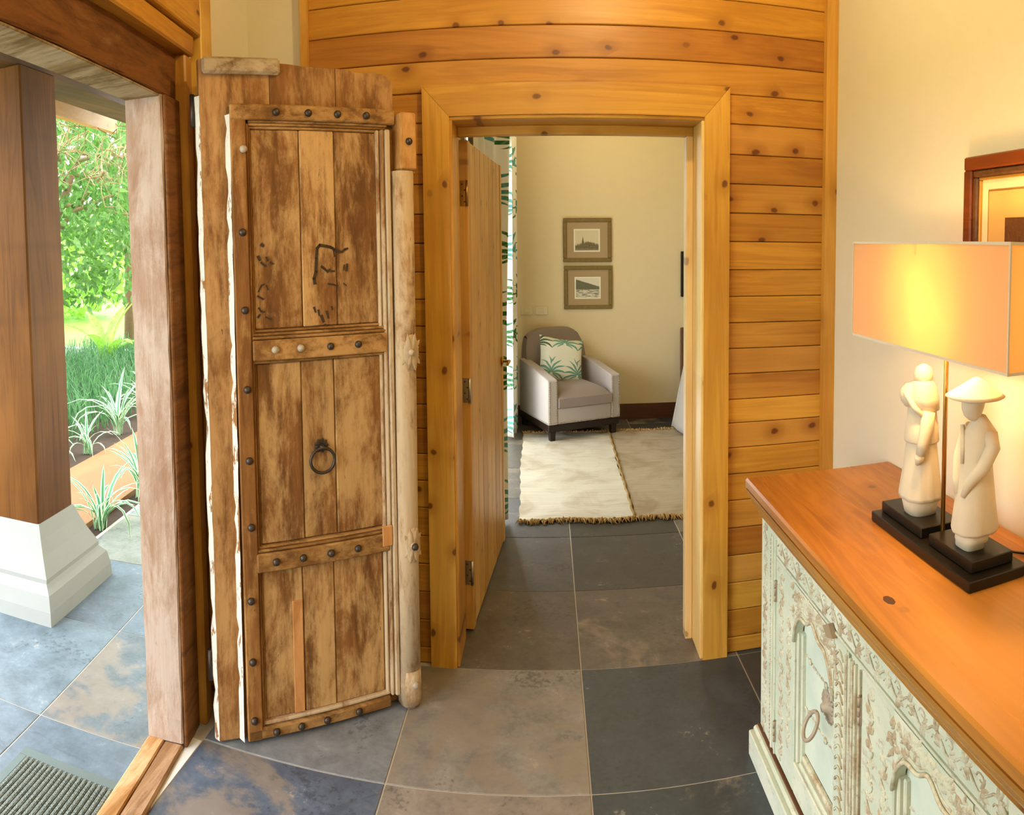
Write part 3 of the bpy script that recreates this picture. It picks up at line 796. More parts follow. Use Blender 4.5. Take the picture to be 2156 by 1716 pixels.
# ------------------------------------------------------------------ armchair
CF = Vector((.002, 5.553, .0)); cd = Vector((.557, .246, 0)).normalized()
CT = Matrix(((cd.x, -cd.y, 0, CF.x), (cd.y, cd.x, 0, CF.y), (0, 0, 1, .011), (0, 0, 0, 1)))     # x across the front, +y towards the back
ac = thing('armchair', CT @ Vector((.32, .33, 0)), 'grey upholstered tub armchair with nailhead trim and dark legs', 'armchair')
W_, D_ = .66, .66
for x in (.025, W_ - .075):
    for y in (.02, D_ - .06):
        m = MB(CT); m.loft([[(x + .005, y + .005, 0), (x + .045, y + .005, 0), (x + .045, y + .045, 0), (x + .005, y + .045, 0)], [(x, y, .1), (x + .05, y, .1), (x + .05, y + .05, .1), (x, y + .05, .1)]], True, True, False); m.build('leg', M['dark_leg'], ac)
boxo('base_rail', M['dark_leg'], ac, (.005, .01, .075), (W_ - .005, D_, .135), .006, CT)
def soft(name, mat, lo, hi, bev, T=CT, par=ac, sub=2, taper=None):
    m = MB(T); m.box(lo, hi, bev)
    o = m.build(name, mat, par); b = o.modifiers.new('round', 'BEVEL'); b.width = bev * .6; b.segments = 2
    for p in o.data.polygons: p.use_smooth = True
    return o
def armp(x0, x1, y0, y1, zf, zb):
    m = MB(CT)
    m.prism([(y0, .135), (y1, .135), (y1, zb + .02), (y0 + .32, zb - .02), (y0 + .14, zf + .02), (y0 + .012, zf), (y0, zf - .012)], 0, x0, x1)
    o = m.build('arm', M['grey_fabric'], ac); b = o.modifiers.new('round', 'BEVEL'); b.width = .01; b.segments = 2
    return o
armp(0, .085, 0, .62, .5, .575); armp(W_ - .085, W_, 0, .62, .5, .575)
soft('seat_base', M['grey_fabric'], (.083, .0, .135), (W_ - .083, .6, .27), .01)
m = MB(CT)
def sf(u, w):
    x = .088 + (W_ - .176) * u; y = -.02 + .55 * w
    e = min(1, 5 * min(u, 1 - u)) ** .5 * min(1, 6 * min(w, 1 - w)) ** .5
    return (x, y, .345 + .065 * e + .012 * math.sin(PI * u) * math.sin(PI * w))
def sg_(u, w):
    p = sf(u, w); return (p[0], p[1], .272)
m.grid(sf, 18, 18); m.grid(lambda u, w: sg_(1 - u, w), 18, 18)
for f_ in (lambda t: (t, 0), lambda t: (t, 1), lambda t: (0, t), lambda t: (1, t)):
    m.grid(lambda u, w, f_=f_: tuple(Vector(sg_(*f_(u))).lerp(Vector(sf(*f_(u))), w)), 18, 2)
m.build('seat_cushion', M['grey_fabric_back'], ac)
m = MB(CT)
def bf(u, w, back=False):
    x = .04 + (W_ - .08) * u; z = .3 + .53 * w
    arc = .085 * abs(2 * u - 1) ** 4.0 * (w ** 3)
    y = .5 + .1 * w - .05 * math.sin(PI * u) * math.sin(PI * min(1, w * 1.05)) - .0
    if back: y = .66 + .03 * w
    return (x + (.03 * (1 - 2 * u)) * w ** 4, y, z - arc * .8)
m.grid(lambda u, w: bf(u, w), 16, 14); m.grid(lambda u, w: bf(1 - u, w, True), 16, 14)
for f_ in (lambda t: (t, 0), lambda t: (t, 1), lambda t: (0, t), lambda t: (1, t)):
    m.grid(lambda u, w, f_=f_: tuple(Vector(bf(*f_(u))).lerp(Vector(bf(*f_(u), True)), w) + Vector((0, 0, .02 * math.sin(PI * w) * (f_(.3)[1] == 1)))), 16, 5)
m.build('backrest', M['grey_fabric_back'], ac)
m = MB(CT)
for k in range(24):
    z = .15 + .335 * k / 23
    for x in (.012, .073, W_ - .073, W_ - .012): m.lathe([(.006, 0), (.004, -.004), (0, -.005)], (x, -.001, z), 6, 'y')
for k in range(40): m.lathe([(.006, 0), (.004, -.004), (0, -.005)], (.02 + (W_ - .04) * k / 39, -.001, .147), 6, 'y')
for k in range(36): m.lathe([(.006, 0), (.004, -.004), (0, -.005)], (-.001, .02 + .58 * k / 35, .147), 6, 'x')
o = m.build('nailheads', M['steel'], ac); o['kind'] = 'stuff'
# cushion
KT = CT @ Matrix.Translation((.315, .43, .58)) @ Matrix.Rotation(math.radians(-20), 4, 'X') @ Matrix.Rotation(math.radians(11), 4, 'Y')
m = MB(KT)
def kf(u, w, sgn):
    a, b = 2 * u - 1, 2 * w - 1
    k = 1 - .09 * (1 - a * a) * abs(b) ** 3; k2 = 1 - .09 * (1 - b * b) * abs(a) ** 3
    t = max(0, (1 - a ** 4)) ** .6 * max(0, (1 - b ** 4)) ** .6
    return (a * .21 * k2, sgn * .075 * t, b * .205 * k)
m.grid(lambda u, w: kf(u, w, -1), 16, 16); m.grid(lambda u, w: kf(1 - u, w, 1), 16, 16)
tag(m.build('palm_cushion', M['cushion'], None), 'square palm print scatter cushion on the grey armchair', 'cushion')

# ------------------------------------------------------------------ bedroom pictures, switch plates, bed
def print_mat(name, kind):
    g = G(name)
    sx = g.n('SeparateXYZ', {0: g.tc('UV')}); u = S(g, sx.k.node.outputs[0]); v = S(g, sx.k.node.outputs[1])
    n = g.noise(g.tc('UV'), 14, 6, .7); n2 = g.noise(g.n('VectorMath', {0: g.tc('UV'), 1: (18, 5, 1)}, operation='MULTIPLY'), 1, 5, .7)
    if kind == 0:
        sil = g.m('MAXIMUM', .30 + n2 * .35 - g.m('ABSOLUTE', u - .55) * .35, .74 - g.m('ABSOLUTE', u - .33) * 7.0)
        d = g.ramp(sil - v, -.03, .08); c = g.mix(d * (n * .5 + .6), '#cfc4a2', '#4b4027')
        c = g.mix(g.ramp(v + n * .1, .18, .08) * .4, c, '#a89a78')
    else:
        ridge = .92 - u * .38 + n2 * .06
        d = g.ramp(ridge - v, -.01, .03) * g.ramp(v, .38, .44)
        c = g.mix(d * (n * .3 + .75), '#d5cfb8', '#525438')
        low = g.ramp(g.noise(g.n('VectorMath', {0: g.tc('UV'), 1: (4, 22, 1)}, operation='MULTIPLY'), 1, 5, .7), .45, .6) * g.ramp(.44 - v, 0, .05)
        c = g.mix(low, c, '#5a5a44')
    return g.fin(c, .4, spec=.3)
def wall_picture(label, x0, x1, z0, z1, Y, frame, mount, img, photo, fw=.045, mw=.03, iw=None, group=None):
    p = thing('framed_picture', ((x0 + x1) / 2, Y, z0), label, 'picture', group)
    for lo, hi in (((x0, z0), (x1, z0 + fw)), ((x0, z1 - fw), (x1, z1)), ((x0, z0 + fw), (x0 + fw, z1 - fw)), ((x1 - fw, z0 + fw), (x1, z1 - fw))):
        boxo('frame_rail', frame, p, (lo[0], Y - .024, lo[1]), (hi[0], Y - .001, hi[1]), .006)
    boxo('mount', mount, p, (x0 + fw, Y - .012, z0 + fw), (x1 - fw, Y - .008, z1 - fw))
    a, b, c, d = iw
    boxo('print_paper', photo, p, (a, Y - .0135, c), (b, Y - .011, d))
    m = MB(); e = .012
    m.add([(a + e, Y - .0142, c + e), (b - e, Y - .0142, c + e), (b - e, Y - .0142, d - e), (a + e, Y - .0142, d - e), (a + e, Y - .013, c + e), (b - e, Y - .013, c + e), (b - e, Y - .013, d - e), (a + e, Y - .013, d - e)],
          [(0, 1, 2, 3), (0, 4, 5, 1), (1, 5, 6, 2), (2, 6, 7, 3), (3, 7, 4, 0)], [(0, 0), (1, 0), (1, 1), (0, 1)] * 2)
    m.build('print', img, p, fix=False)
    return p
wall_picture('upper framed sepia print of a building on the bedroom wall', .146, .583, 1.434, 1.831, 6.33, M['frame_olive'], M['mount_taupe'], print_mat('sepia_building_print', 0), M['photo_paper'], .036, iw=(.243, .478, 1.528, 1.733), group='framed prints on the bedroom wall')
wall_picture('lower framed sepia print of a hillside on the bedroom wall', .152, .588, 1.012, 1.403, 6.33, M['frame_olive'], M['mount_taupe'], print_mat('sepia_hillside_print', 1), M['photo_paper'], .036, iw=(.248, .483, 1.105, 1.303), group='framed prints on the bedroom wall')
for x, lb in ((-.238, 'left of two cream switch plates near the palm curtain'), (-.105, 'right of two cream switch plates near the palm curtain')):
    s_ = thing('switch_plate', (x + .05, 6.33, .96), lb, 'switch', 'switch plates on the bedroom wall')
    boxo('plate', M['switch'], s_, (x, 6.319, .963), (x + .11, 6.3295, 1.043), .003)
    boxo('rocker', M['switch'], s_, (x + .035, 6.314, .985), (x + .075, 6.32, 1.021), .002)
tv = thing('dark_picture', (1.6, 6.33, 1.11), 'black framed panel half hidden behind the right doorway jamb', 'picture')
for lo, hi in (((1.215, 1.115), (2.0, 1.14)), ((1.215, 1.505), (2.0, 1.53)), ((1.215, 1.14), (1.24, 1.505)), ((1.975, 1.14), (2.0, 1.505))): boxo('frame_rail', M['black'], tv, (lo[0], 6.29, lo[1]), (hi[0], 6.329, hi[1]), .003)
boxo('panel', M['dark_leg'], tv, (1.24, 6.305, 1.14), (1.975, 6.325, 1.505))
bed = thing('bed', (1.9, 5.2, 0), 'bed under a pale grey cover glimpsed beside the right doorway jamb', 'bed')
boxo('headboard', M['skirting'], bed, (1.2, 6.2, .1), (2.9, 6.27, .84), .01)
boxo('mattress', M['cover_fabric'], bed, (1.2, 4.2, .2), (2.8, 5.84, .5), .04)
m = MB()
def cover(u, w):
    # side drape of the bed cover: falls from the mattress edge and flares towards the floor
    y = 4.15 + 1.72 * u; z = .56 - .53 * w
    return (1.155 - .03 * w - .02 * w * math.sin(u * 16) - .06 * w * max(0, (u - .85) / .15), y + .03 * w * u, z)
m.grid(cover, 40, 10); m.grid(lambda u, w: (1.155 + 1.6 * w, 4.15 + 1.72 * u, .56 + .01 * math.sin(u * 20)), 40, 8)
m.grid(lambda u, w: (1.155 - .1 * w * (1 - u) ** 3 + 1.6 * u, 5.87 + .03 * w, .56 - .53 * w + .0 * u), 20, 8)
o = m.build('bed_cover', M['cover_fabric'], bed, fix=False); o.modifiers.new('thickness', 'SOLIDIFY').thickness = .008

# ------------------------------------------------------------------ carved sideboard
def ring_(cx, cy, z, rx, ry, n=24, sq=2.0, rot=0.0, wob=0.0, k=9):
    r = []
    for i in range(n):
        a = 2 * PI * i / n; c, s = math.cos(a), math.sin(a)
        f = (abs(c) ** sq + abs(s) ** sq) ** (-1 / sq) * (1 + wob * math.sin(k * a))
        x, y = rx * f * c, ry * f * s
        r.append((cx + x * math.cos(rot) - y * math.sin(rot), cy + x * math.sin(rot) + y * math.cos(rot), z))
    return r
sb = thing('sideboard', (.87, 1.32, 0), 'carved mint green sideboard with orange wooden top against the cream wall', 'sideboard')
FX = .64                                   # plane of the face frame
boxo('top', M['teak_top'], sb, (.60, .57, .828), (1.097, 2.06, .86), .006)
m = MB()
pr = [(.602, .827), (.604, .815), (.612, .803), (.616, .79), (.624, .778), (.632, .768), (.634, .757)]
rings = []
for x, z in pr:
    d = x - .602; rings.append([(x, .575 + d, z), (x, 2.055 - d, z), (1.096, 2.055 - d, z), (1.096, .575 + d, z)])
m.loft(rings, True, True, False); m.build('top_moulding', M['teak_top'], sb)
# carcass
boxo('end_panel', M['mint'], sb, (.66, 1.985, .02), (1.095, 2.005, .757), .003)
boxo('end_panel', M['mint'], sb, (.66, .62, .02), (1.095, .64, .757), .003)
boxo('back_panel', M['brown_gap'], sb, (1.08, .64, .05), (1.095, 1.985, .757))
boxo('bottom_board', M['brown_gap'], sb, (.66, .64, .06), (1.08, 1.985, .08))
def ff(name, mat, y0, y1, z0, z1, x0=FX, x1=.662, bev=.003): return boxo(name, mat, sb, (x0, y0, z0), (x1, y1, z1), bev)
ff('face_stile', M['mint'], 1.862, 2.008, .075, .757)
ff('face_stile', M['mint'], 1.306, 1.366, .10, .69, FX + .004)
ff('face_stile', M['mint'], .618, .80, .075, .757)
fz = ff('frieze', M['mint'], .80, 1.862, .692, .757)
ff('frieze_bead', M['mint'], .80, 1.862, .686, .6915, FX - .004, .655, .002)
ff('plinth', M['mint'], .60, 2.02, .0, .078, .606, .66)
ff('plinth_moulding', M['mint'], .605, 2.015, .079, .096, .618, .66, .006)
ff('plinth_moulding', M['brown_gap'], .61, 2.01, .0965, .101, .63, .66, .002)
Yx, Zx, Nx = (0, -1, 0), (0, 0, 1), (-1, 0, 0)
def vine(name, parent, y0, y1, zc, h, x, step, seed, mat=None):
    """carved running vine: a wavy stem with paired leaves and curls"""
    m = MB(); r = random.Random(seed); n = int(abs(y1 - y0) / step)
    pts = []
    for k in range(n * 4 + 1):
        t = k / (n * 4); y = y0 + (y1 - y0) * t
        pts.append((x - .001, y, zc + h * .28 * math.sin(t * n * PI)))
    m.tube(pts, .0022, 5)
    for k in range(n):
        y = y0 + (y1 - y0) * (k + .5) / n; s = 1 if k % 2 == 0 else -1
        c = (x, y, zc + s * h * .12)
        for a in (-.9, -.3, .35, 1.0, 1.7):
            leaf(m, c, Yx, (0, 0, s), Nx, a + r.uniform(-.2, .2), h * r.uniform(.42, .6), h * .085, .0055)
        m.tube([(x, y + .3 * step * math.cos(q) * (1 - q / 9), zc - s * h * .22 + h * .2 * math.sin(q) * (1 - q / 9)) for q in [i * .7 for i in range(9)]], .0018, 4)
    o = m.build(name, mat or M['carving'], parent, fix=False); o['kind'] = 'stuff'; return o
def vvine(name, parent, y, z0, z1, wd, x, step, seed):
    m = MB(); r = random.Random(seed); n = int((z1 - z0) / step)
    m.tube([(x - .001, y + wd * .25 * math.sin(k / 4 * PI), z0 + (z1 - z0) * k / (4 * n)) for k in range(4 * n + 1)], .002, 5)
    for k in range(n):
        z = z0 + (z1 - z0) * (k + .5) / n; s = 1 if k % 2 == 0 else -1
        for a in (-.6, 0, .6, 1.3):
            leaf(m, (x, y - s * wd * .1, z), Zx, (0, s, 0), Nx, a + r.uniform(-.2, .2), wd * r.uniform(.4, .6), wd * .09, .005)
    o = m.build(name, M['carving'], parent, fix=False); o['kind'] = 'stuff'; return o
vine('carved_vine', fz, 1.855, .80, .723, .05, FX, .045, 3)
def beads(name, parent, y, z0, z1, n, x, rr=.0045):
    m = MB()
    for k in range(n): m.lathe([(rr, 0), (rr * .75, -rr * .7), (0, -rr)], (x, y, z0 + (z1 - z0) * k / (n - 1)), 6, 'x')
    o = m.build(name, M['carving'], parent); o['kind'] = 'stuff'
beads('bead_row', sb, 1.915, .11, .73, 52, FX); beads('bead_row', sb, .70, .11, .73, 52, FX)
vvine('carved_border', sb, 1.965, .1, .74, .05, FX, .03, 7)
ff('stile_fillet', M['mint'], 1.893, 1.902, .10, .735, FX - .005, FX + .002, .002)
ff('stile_fillet', M['mint'], 1.866, 1.872, .10, .735, FX - .005, FX + .002, .002)
for y0, y1 in ((1.357, 1.364), (1.345, 1.353), (1.33, 1.338), (1.309, 1.316)): ff('centre_fillet', M['carving'], y0, y1, .105, .672, FX - .004, FX + .006, .002)
def cab_door(y0, y1, seed, open_=False):
    """y0 hinge side (far), y1 meeting side (near)"""
    c = (y0 + y1) / 2
    dr = thing('door', (FX, c, .105), None, None); dr.parent = sb; dr.location = Vector((FX, c, .105)) - wloc(sb)
    def b(name, mat, ya, yb, z0, z1, x0=FX - .002, x1=.66, bev=.003): return boxo(name, mat, dr, (x0, ya, z0), (x1, yb, z1), bev)
    sw = .145; s1 = .075
    b('stile', M['mint'], y0 - sw, y0, .105, .683)
    b('stile', M['mint'], y1, y1 + s1, .105, .683)
    b('bottom_rail', M['mint'], y1 + s1, y0 - sw, .105, .19)
    pa, pb = y1 + s1, y0 - sw; w = pb - pa
    pts = []
    for k in range(25):
        t = k / 24; y = pa + w * t; u = abs(2 * t - 1)
        z = .52 + .105 * math.sqrt(max(0, 1 - u ** 2.2)) + .012 * math.cos(u * 9) * (1 - u)
        pts.append((y, z))
    m = MB(); m.prism([(pa, .683), (pb, .683)] + pts[::-1], 0, FX - .003, .66); m.build('arch_head', M['mint'], dr)
    m = MB(); m.tube([(FX - .005, y, z + .004) for y, z in pts], .0045, 6); m.tube([(FX - .003, y, z + .017) for y, z in pts], .003, 6); m.build('arch_moulding', M['carving'], dr)
    # carved spandrels and stiles
    m = MB(); r = random.Random(seed)
    for k in range(150):
        y = pa - .03 + (w + .05) * r.random(); t = min(1, max(0, (y - pa) / w)); u = abs(2 * t - 1)
        zl = .52 + .105 * math.sqrt(max(0, 1 - u ** 2.2)) + .03; z = zl + (.672 - zl) * r.random()
        leaf(m, (FX - .003, y, z), Yx, Zx, Nx, r.random() * 6.28, r.uniform(.014, .026), r.uniform(.003, .005), .0055)
    o = m.build('carved_spandrel', M['carving'], dr, fix=False); o['kind'] = 'stuff'
    vvine('carved_stile', dr, y0 - .045, .12, .66, .05, FX - .002, .034, seed + 1)
    vvine('carved_stile', dr, y0 - .105, .2, .56, .045, FX - .002, .03, seed + 2)
    m = MB()
    for k in range(22):
        z = .125 + .545 * k / 22
        m.loft([[(FX - .002 - q, y1 + .02 + .038 * (.5 + .5 * math.cos(a)), z + .017 * math.sin(a)) for a in [PI * i / 8 for i in range(9)]] for q in (0, .004)], False, False, False)
        m.tube([(FX - .004, y1 + .02 + .038 * i / 8, z + .017 * math.sin(PI * i / 8)) for i in range(9)], .0024, 5)
    o = m.build('scale_carving', M['carving'], dr); o['kind'] = 'stuff'
    b('stile_bead', M['carving'], y1 + .002, y1 + .01, .11, .675, FX - .006, FX + .002, .003)
    # step mouldings of the panel opening, then the three panel boards
    b('opening_bead', M['mint'], pb - .012, pb - .0005, .19, .55, FX + .004, .668, .003)
    b('opening_bead', M['mint'], pb - .024, pb - .013, .19, .55, FX + .012, .668, .003)
    b('opening_bead', M['mint'], pa, pb - .025, .191, .206, FX + .004, .668, .004)
    b('opening_bead', M['carving'], pa, pb - .025, .207, .221, FX + .012, .668, .004)
    for z0, z1 in ((.222, .352), (.354, .492), (.494, .66)):
        b('panel_board', M['mint_panel'], pa, pb - .004, z0, z1, .664, .676, .002)
    m = MB(); r = random.Random(seed + 5)
    for zz in (.493, .353):
        for k in range(9):
            y = pb - .03 - (w - .05) * k / 8
            if k % 4 == 1: m.lathe([(.009, 0), (.008, -.004), (0, -.007)], (.664, y, zz), 8, 'x')
            else: leaf(m, (.664, y + .012, zz), Yx, Zx, Nx, r.uniform(-.3, .3), .024, .005, .004)
    o = m.build('carved_bands', M['carving'], dr, fix=False); o['kind'] = 'stuff'
    # ring pull on a scalloped rosette
    rpn = thing('ring_pull', (.66, pa + .085, .45), None, None)   # parts are joined below
    bpy.data.objects.remove(rpn)
    yc = pa + .085
    rs = MB()
    for k in range(18): leaf(rs, (.662, yc, .45), Yx, Zx, Nx, 2 * PI * k / 18, .042, .007, .006)
    rs.lathe([(.03, 0), (.03, -.003), (.013, -.007), (.009, -.018), (.0, -.02)], (.662, yc, .45), 16, 'x')
    rs.build('pull_rosette', M['iron_pale'], dr, fix=False)
    m = MB(); m.tube([(.632 - .016 * (1 - math.cos(a)), yc + .025 * math.sin(a), .442 - .029 + .029 * math.cos(a)) for a in [2 * PI * k / 24 for k in range(25)]], .0048, 8, False); m.build('ring', M['iron_pale'], dr)
    for z in (.59, .175):
        m = MB(); m.lathe([(.004, -.03), (.004, -.012)], (FX - .006, y0 + .004, z), 8, 'z'); m.lathe([(.004, -.009), (.004, .009)], (FX - .006, y0 + .004, z), 8, 'z'); m.lathe([(.004, .012), (.004, .03)], (FX - .006, y0 + .004, z), 8, 'z')
        m.box((FX - .004, y0 - .002, z - .03), (FX - .001, y0 + .012, z + .03)); m.build('hinge', M['iron_pale'], dr)
    return dr
kn_ = MB(); kn_.loft([ring_(.662, 1.228, .8599, .011, .019, 18, wob=.05, k=7), ring_(.662, 1.228, .8603, .010, .018, 18, wob=.05, k=7)])
kn_.build('knot', plain('dark_knot', '#4a2a10', .5, var=.5, nscale=90), sb)
cab_door(1.856, 1.372, 21)
cab_door(1.298, .81, 41)
ff('gap_shade_strip', M['brown_gap'], 1.366, 1.372, .105, .685, FX + .012, .66, 0)  # brown strips added in the door gaps to stand for their shade
ff('gap_shade_strip', M['brown_gap'], 1.298, 1.306, .105, .685, FX + .012, .66, 0)
m = MB(); m.prism([(1.49, .684), (1.462, .668), (1.43, .682), (1.455, .705)], 0, FX - .014, FX - .002); m.build('turn_latch', plain('latch_wood', '#9a866a', .7), sb)

# ------------------------------------------------------------------ table lamp with two stone figures
ZT = .8605
lamp = thing('table_lamp', (.895, 1.39, ZT), 'table lamp with rectangular cream shade over two pale stone figures', 'lamp')
boxo('base', M['black'], lamp, (.817, 1.168, ZT), (.975, 1.622, ZT + .024), .002)
boxo('base_block', M['black'], lamp, (.842, 1.198, ZT + .0245), (.955, 1.374, ZT + .05), .002)
boxo('base_block', M['black'], lamp, (.842, 1.408, ZT + .0245), (.955, 1.612, ZT + .05), .002)
PY = 1.388
one('pole', M['brass'], lamp, lambda m: m.lathe([(.0055, .024), (.0055, .68)], (.89, PY, ZT), 12))
def shade():
    x0, x1, y0, y1, z0, z1 = .80, 1.0, 1.035, 1.72, 1.338, 1.59
    sh = thing('shade', (.9, 1.378, z0), None, None); sh.parent = lamp; sh.location = Vector((.9, 1.378, z0)) - wloc(lamp)
    for nm, lo, hi in (('shade_side', (x0, y0, z0), (x0 + .0015, y1, z1)), ('shade_side', (x1 - .0015, y0, z0), (x1, y1, z1)), ('shade_end', (x0 + .0015, y0, z0), (x1 - .0015, y0 + .0015, z1)), ('shade_end', (x0 + .0015, y1 - .0015, z0), (x1 - .0015, y1, z1))):
        boxo(nm, M['shade'], sh, lo, hi)
    m = MB()
    for z in (z0, z1 - .006):
        m.box((x0 - .0015, y0 - .0015, z), (x1 + .0015, y0 + .0025, z + .006)); m.box((x0 - .0015, y1 - .0025, z), (x1 + .0015, y1 + .0015, z + .006))
        m.box((x0 - .0015, y0, z), (x0 + .0025, y1, z + .006)); m.box((x1 - .0025, y0, z), (x1 + .0015, y1, z + .006))
    for x in (x0, x1):
        for y in (y0, y1): m.box((x - .002, y - .002, z0), (x + .002, y + .002, z1))
    m.build('hem', M['shade_hem'], sh)
    m = MB(); zz = z1 - .03
    m.tube([(x0 + .002, PY, zz), (x1 - .002, PY, zz)], .002, 6); m.tube([(.9, y0 + .002, zz), (.9, y1 - .002, zz)], .002, 6)
    m.build('spider_frame', M['brass'], sh)
shade()
one('bulb_holder', M['bulb_glass'], lamp, lambda m: m.lathe([(.014, 0), (.014, .05), (.008, .055)], (.885, PY, 1.395), 12))
one('bulb', emit('warm_bulb', (1.0, .62, .25, 1), 22.0), lamp, lambda m: m.lathe([(.008, 0), (.018, .015), (.026, .04), (.024, .06), (.012, .075), (.0, .08)], (.885, PY, 1.452), 14))
bl = bpy.data.lights.new('lamp_bulb_light', 'POINT'); bl.energy = LAMP_W; bl.color = (1.0, .62, .27); bl.shadow_soft_size = .035
blo = bpy.data.objects.new('lamp_bulb_light', bl); COL.objects.link(blo); blo.parent = lamp; blo.location = Vector((.868, 1.378, 1.462)) - wloc(lamp)
def figure_hat(cx, cy):
    z = ZT + .05
    o = thing('figurine', (cx, cy, z), 'stone figure in a conical hat', None); o.parent = lamp; o.location = Vector((cx, cy, z)) - wloc(lamp)
    def B(name, fn, **k): return one(name, M['stone'], o, fn, **k)
    B('feet', lambda m: m.loft([ring_(cx - .012, cy, z, .026, .03, sq=4), ring_(cx - .012, cy, z + .012, .026, .03, sq=4), ring_(cx - .008, cy, z + .014, .032, .034, sq=3.5), ring_(cx - .004, cy, z + .036, .034, .036, sq=3)]))
    B('robe', lambda m: m.loft([ring_(cx, cy, z + .034, .05, .044, 32, 2.6, wob=.02), ring_(cx, cy, z + .04, .052, .046, 32, 2.6, wob=.02), ring_(cx, cy, z + .1, .046, .041, 32, 2.4, wob=.012), ring_(cx + .002, cy, z + .16, .04, .036, 32), ring_(cx + .002, cy, z + .2, .036, .034, 32),
                                ring_(cx + .004, cy - .004, z + .235, .038, .042, 32), ring_(cx + .006, cy - .006, z + .262, .034, .04, 32), ring_(cx + .006, cy - .006, z + .28, .022, .024, 32), ring_(cx + .004, cy - .004, z + .295, .014, .015, 32)]))
    for s in (-1, 1):
        B('arm', lambda m, s=s: m.tube([(cx + .008, cy + s * .036 - .006, z + .262), (cx + .004, cy + s * .052 - .006, z + .235), (cx - .012, cy + s * .046, z + .19), (cx - .034, cy + s * .022, z + .15), (cx - .04, cy + s * .012, z + .12)], [.016, .017, .016, .012, .007], 12))
    B('collar', lambda m: m.tube([(cx - .026, cy + .018, z + .272), (cx - .034, cy + .002, z + .235), (cx - .037, cy, z + .19)], [.005, .006, .004], 6))
    B('head', lambda m: m.loft([ring_(cx - .008, cy, z + .285, .012, .014), ring_(cx - .012, cy, z + .295, .02, .018), ring_(cx - .012, cy, z + .31, .026, .023), ring_(cx - .01, cy, z + .33, .028, .026), ring_(cx - .006, cy, z + .352, .024, .024)]))
    B('hat', lambda m: m.loft([ring_(cx - .006, cy, z + .336, .062, .064, 32), ring_(cx - .006, cy, z + .339, .067, .069, 32), ring_(cx - .005, cy, z + .345, .058, .06, 32), ring_(cx - .004, cy, z + .362, .032, .033, 32), ring_(cx - .003, cy, z + .378, .01, .01, 32), ring_(cx - .003, cy, z + .381, .002, .002, 32)]))
def figure_back(cx, cy):
    z = ZT + .05
    o = thing('figurine', (cx, cy, z), 'stone figure carrying a round bundle', None); o.parent = lamp; o.location = Vector((cx, cy, z)) - wloc(lamp)
    def B(name, fn, **k): return one(name, M['stone'], o, fn, **k)
    B('feet', lambda m: m.loft([ring_(cx - .004, cy - .006, z, .036, .036, sq=3), ring_(cx - .004, cy - .006, z + .03, .044, .042, sq=2.6), ring_(cx - .002, cy - .006, z + .042, .044, .042, sq=2.6)]))
    B('skirt', lambda m: m.loft([ring_(cx, cy, z + .036, .05, .054, 36, 2.6, wob=.025, k=11), ring_(cx, cy, z + .045, .05, .055, 36, 2.6, wob=.025, k=11), ring_(cx, cy, z + .1, .044, .05, 36, 2.3, wob=.02, k=11), ring_(cx, cy, z + .17, .038, .044, 36, wob=.01, k=11), ring_(cx, cy, z + .205, .037, .042, 36)]))
    B('tunic', lambda m: m.loft([ring_(cx, cy, z + .18, .043, .047, 28), ring_(cx, cy, z + .184, .044, .048, 28), ring_(cx, cy, z + .225, .041, .045, 28), ring_(cx, cy, z + .229, .039, .043, 28), ring_(cx, cy, z + .26, .036, .04, 28), ring_(cx, cy, z + .285, .028, .032, 28), ring_(cx, cy, z + .3, .014, .016, 28)]))
    B('bundle', lambda m: m.lathe([(.0, -.03), (.018, -.026), (.029, -.012), (.032, .004), (.028, .018), (.016, .03), (.0, .034)], (cx - .022, cy + .014, z + .293), 20))
    B('sash', lambda m: m.tube([(cx - .036, cy + .024, z + .312), (cx - .046, cy + .0, z + .302), (cx - .038, cy - .026, z + .272), (cx - .02, cy - .04, z + .252)], [.006, .008, .008, .006], 8))
    B('shawl', lambda m: m.loft([ring_(cx + .004, cy - .012, z + .262, .034, .036, 24), ring_(cx + .0, cy - .01, z + .29, .038, .038, 24), ring_(cx, cy - .006, z + .316, .033, .034, 24), ring_(cx, cy - .004, z + .33, .026, .028, 24), ring_(cx, cy - .004, z + .336, .02, .02, 24)]))
    B('head', lambda m: m.lathe([(.0, -.028), (.016, -.024), (.024, -.008), (.0245, .006), (.02, .02), (.01, .028), (.0, .031)], (cx + .0, cy - .004, z + .345), 20))
    B('arm', lambda m: m.tube([(cx - .006, cy - .044, z + .262), (cx - .016, cy - .05, z + .225), (cx - .026, cy - .05, z + .185), (cx - .03, cy - .048, z + .158)], [.016, .017, .014, .012], 10))
    B('hand', lambda m: m.tube([(cx - .03, cy - .048, z + .16), (cx - .033, cy - .044, z + .145), (cx - .035, cy - .038, z + .132)], [.011, .012, .004], 8))
figure_hat(.9, 1.272)
figure_back(.9, 1.512)
crd = one('power_cord', M['black'], lamp, lambda m: m.tube([(.975, 1.33, ZT + .012), (.99, 1.315, ZT + .006), (1.01, 1.28, ZT + .005), (1.04, 1.24, ZT + .005), (1.07, 1.19, ZT + .005), (1.088, 1.1, ZT + .005)], .0032, 8))

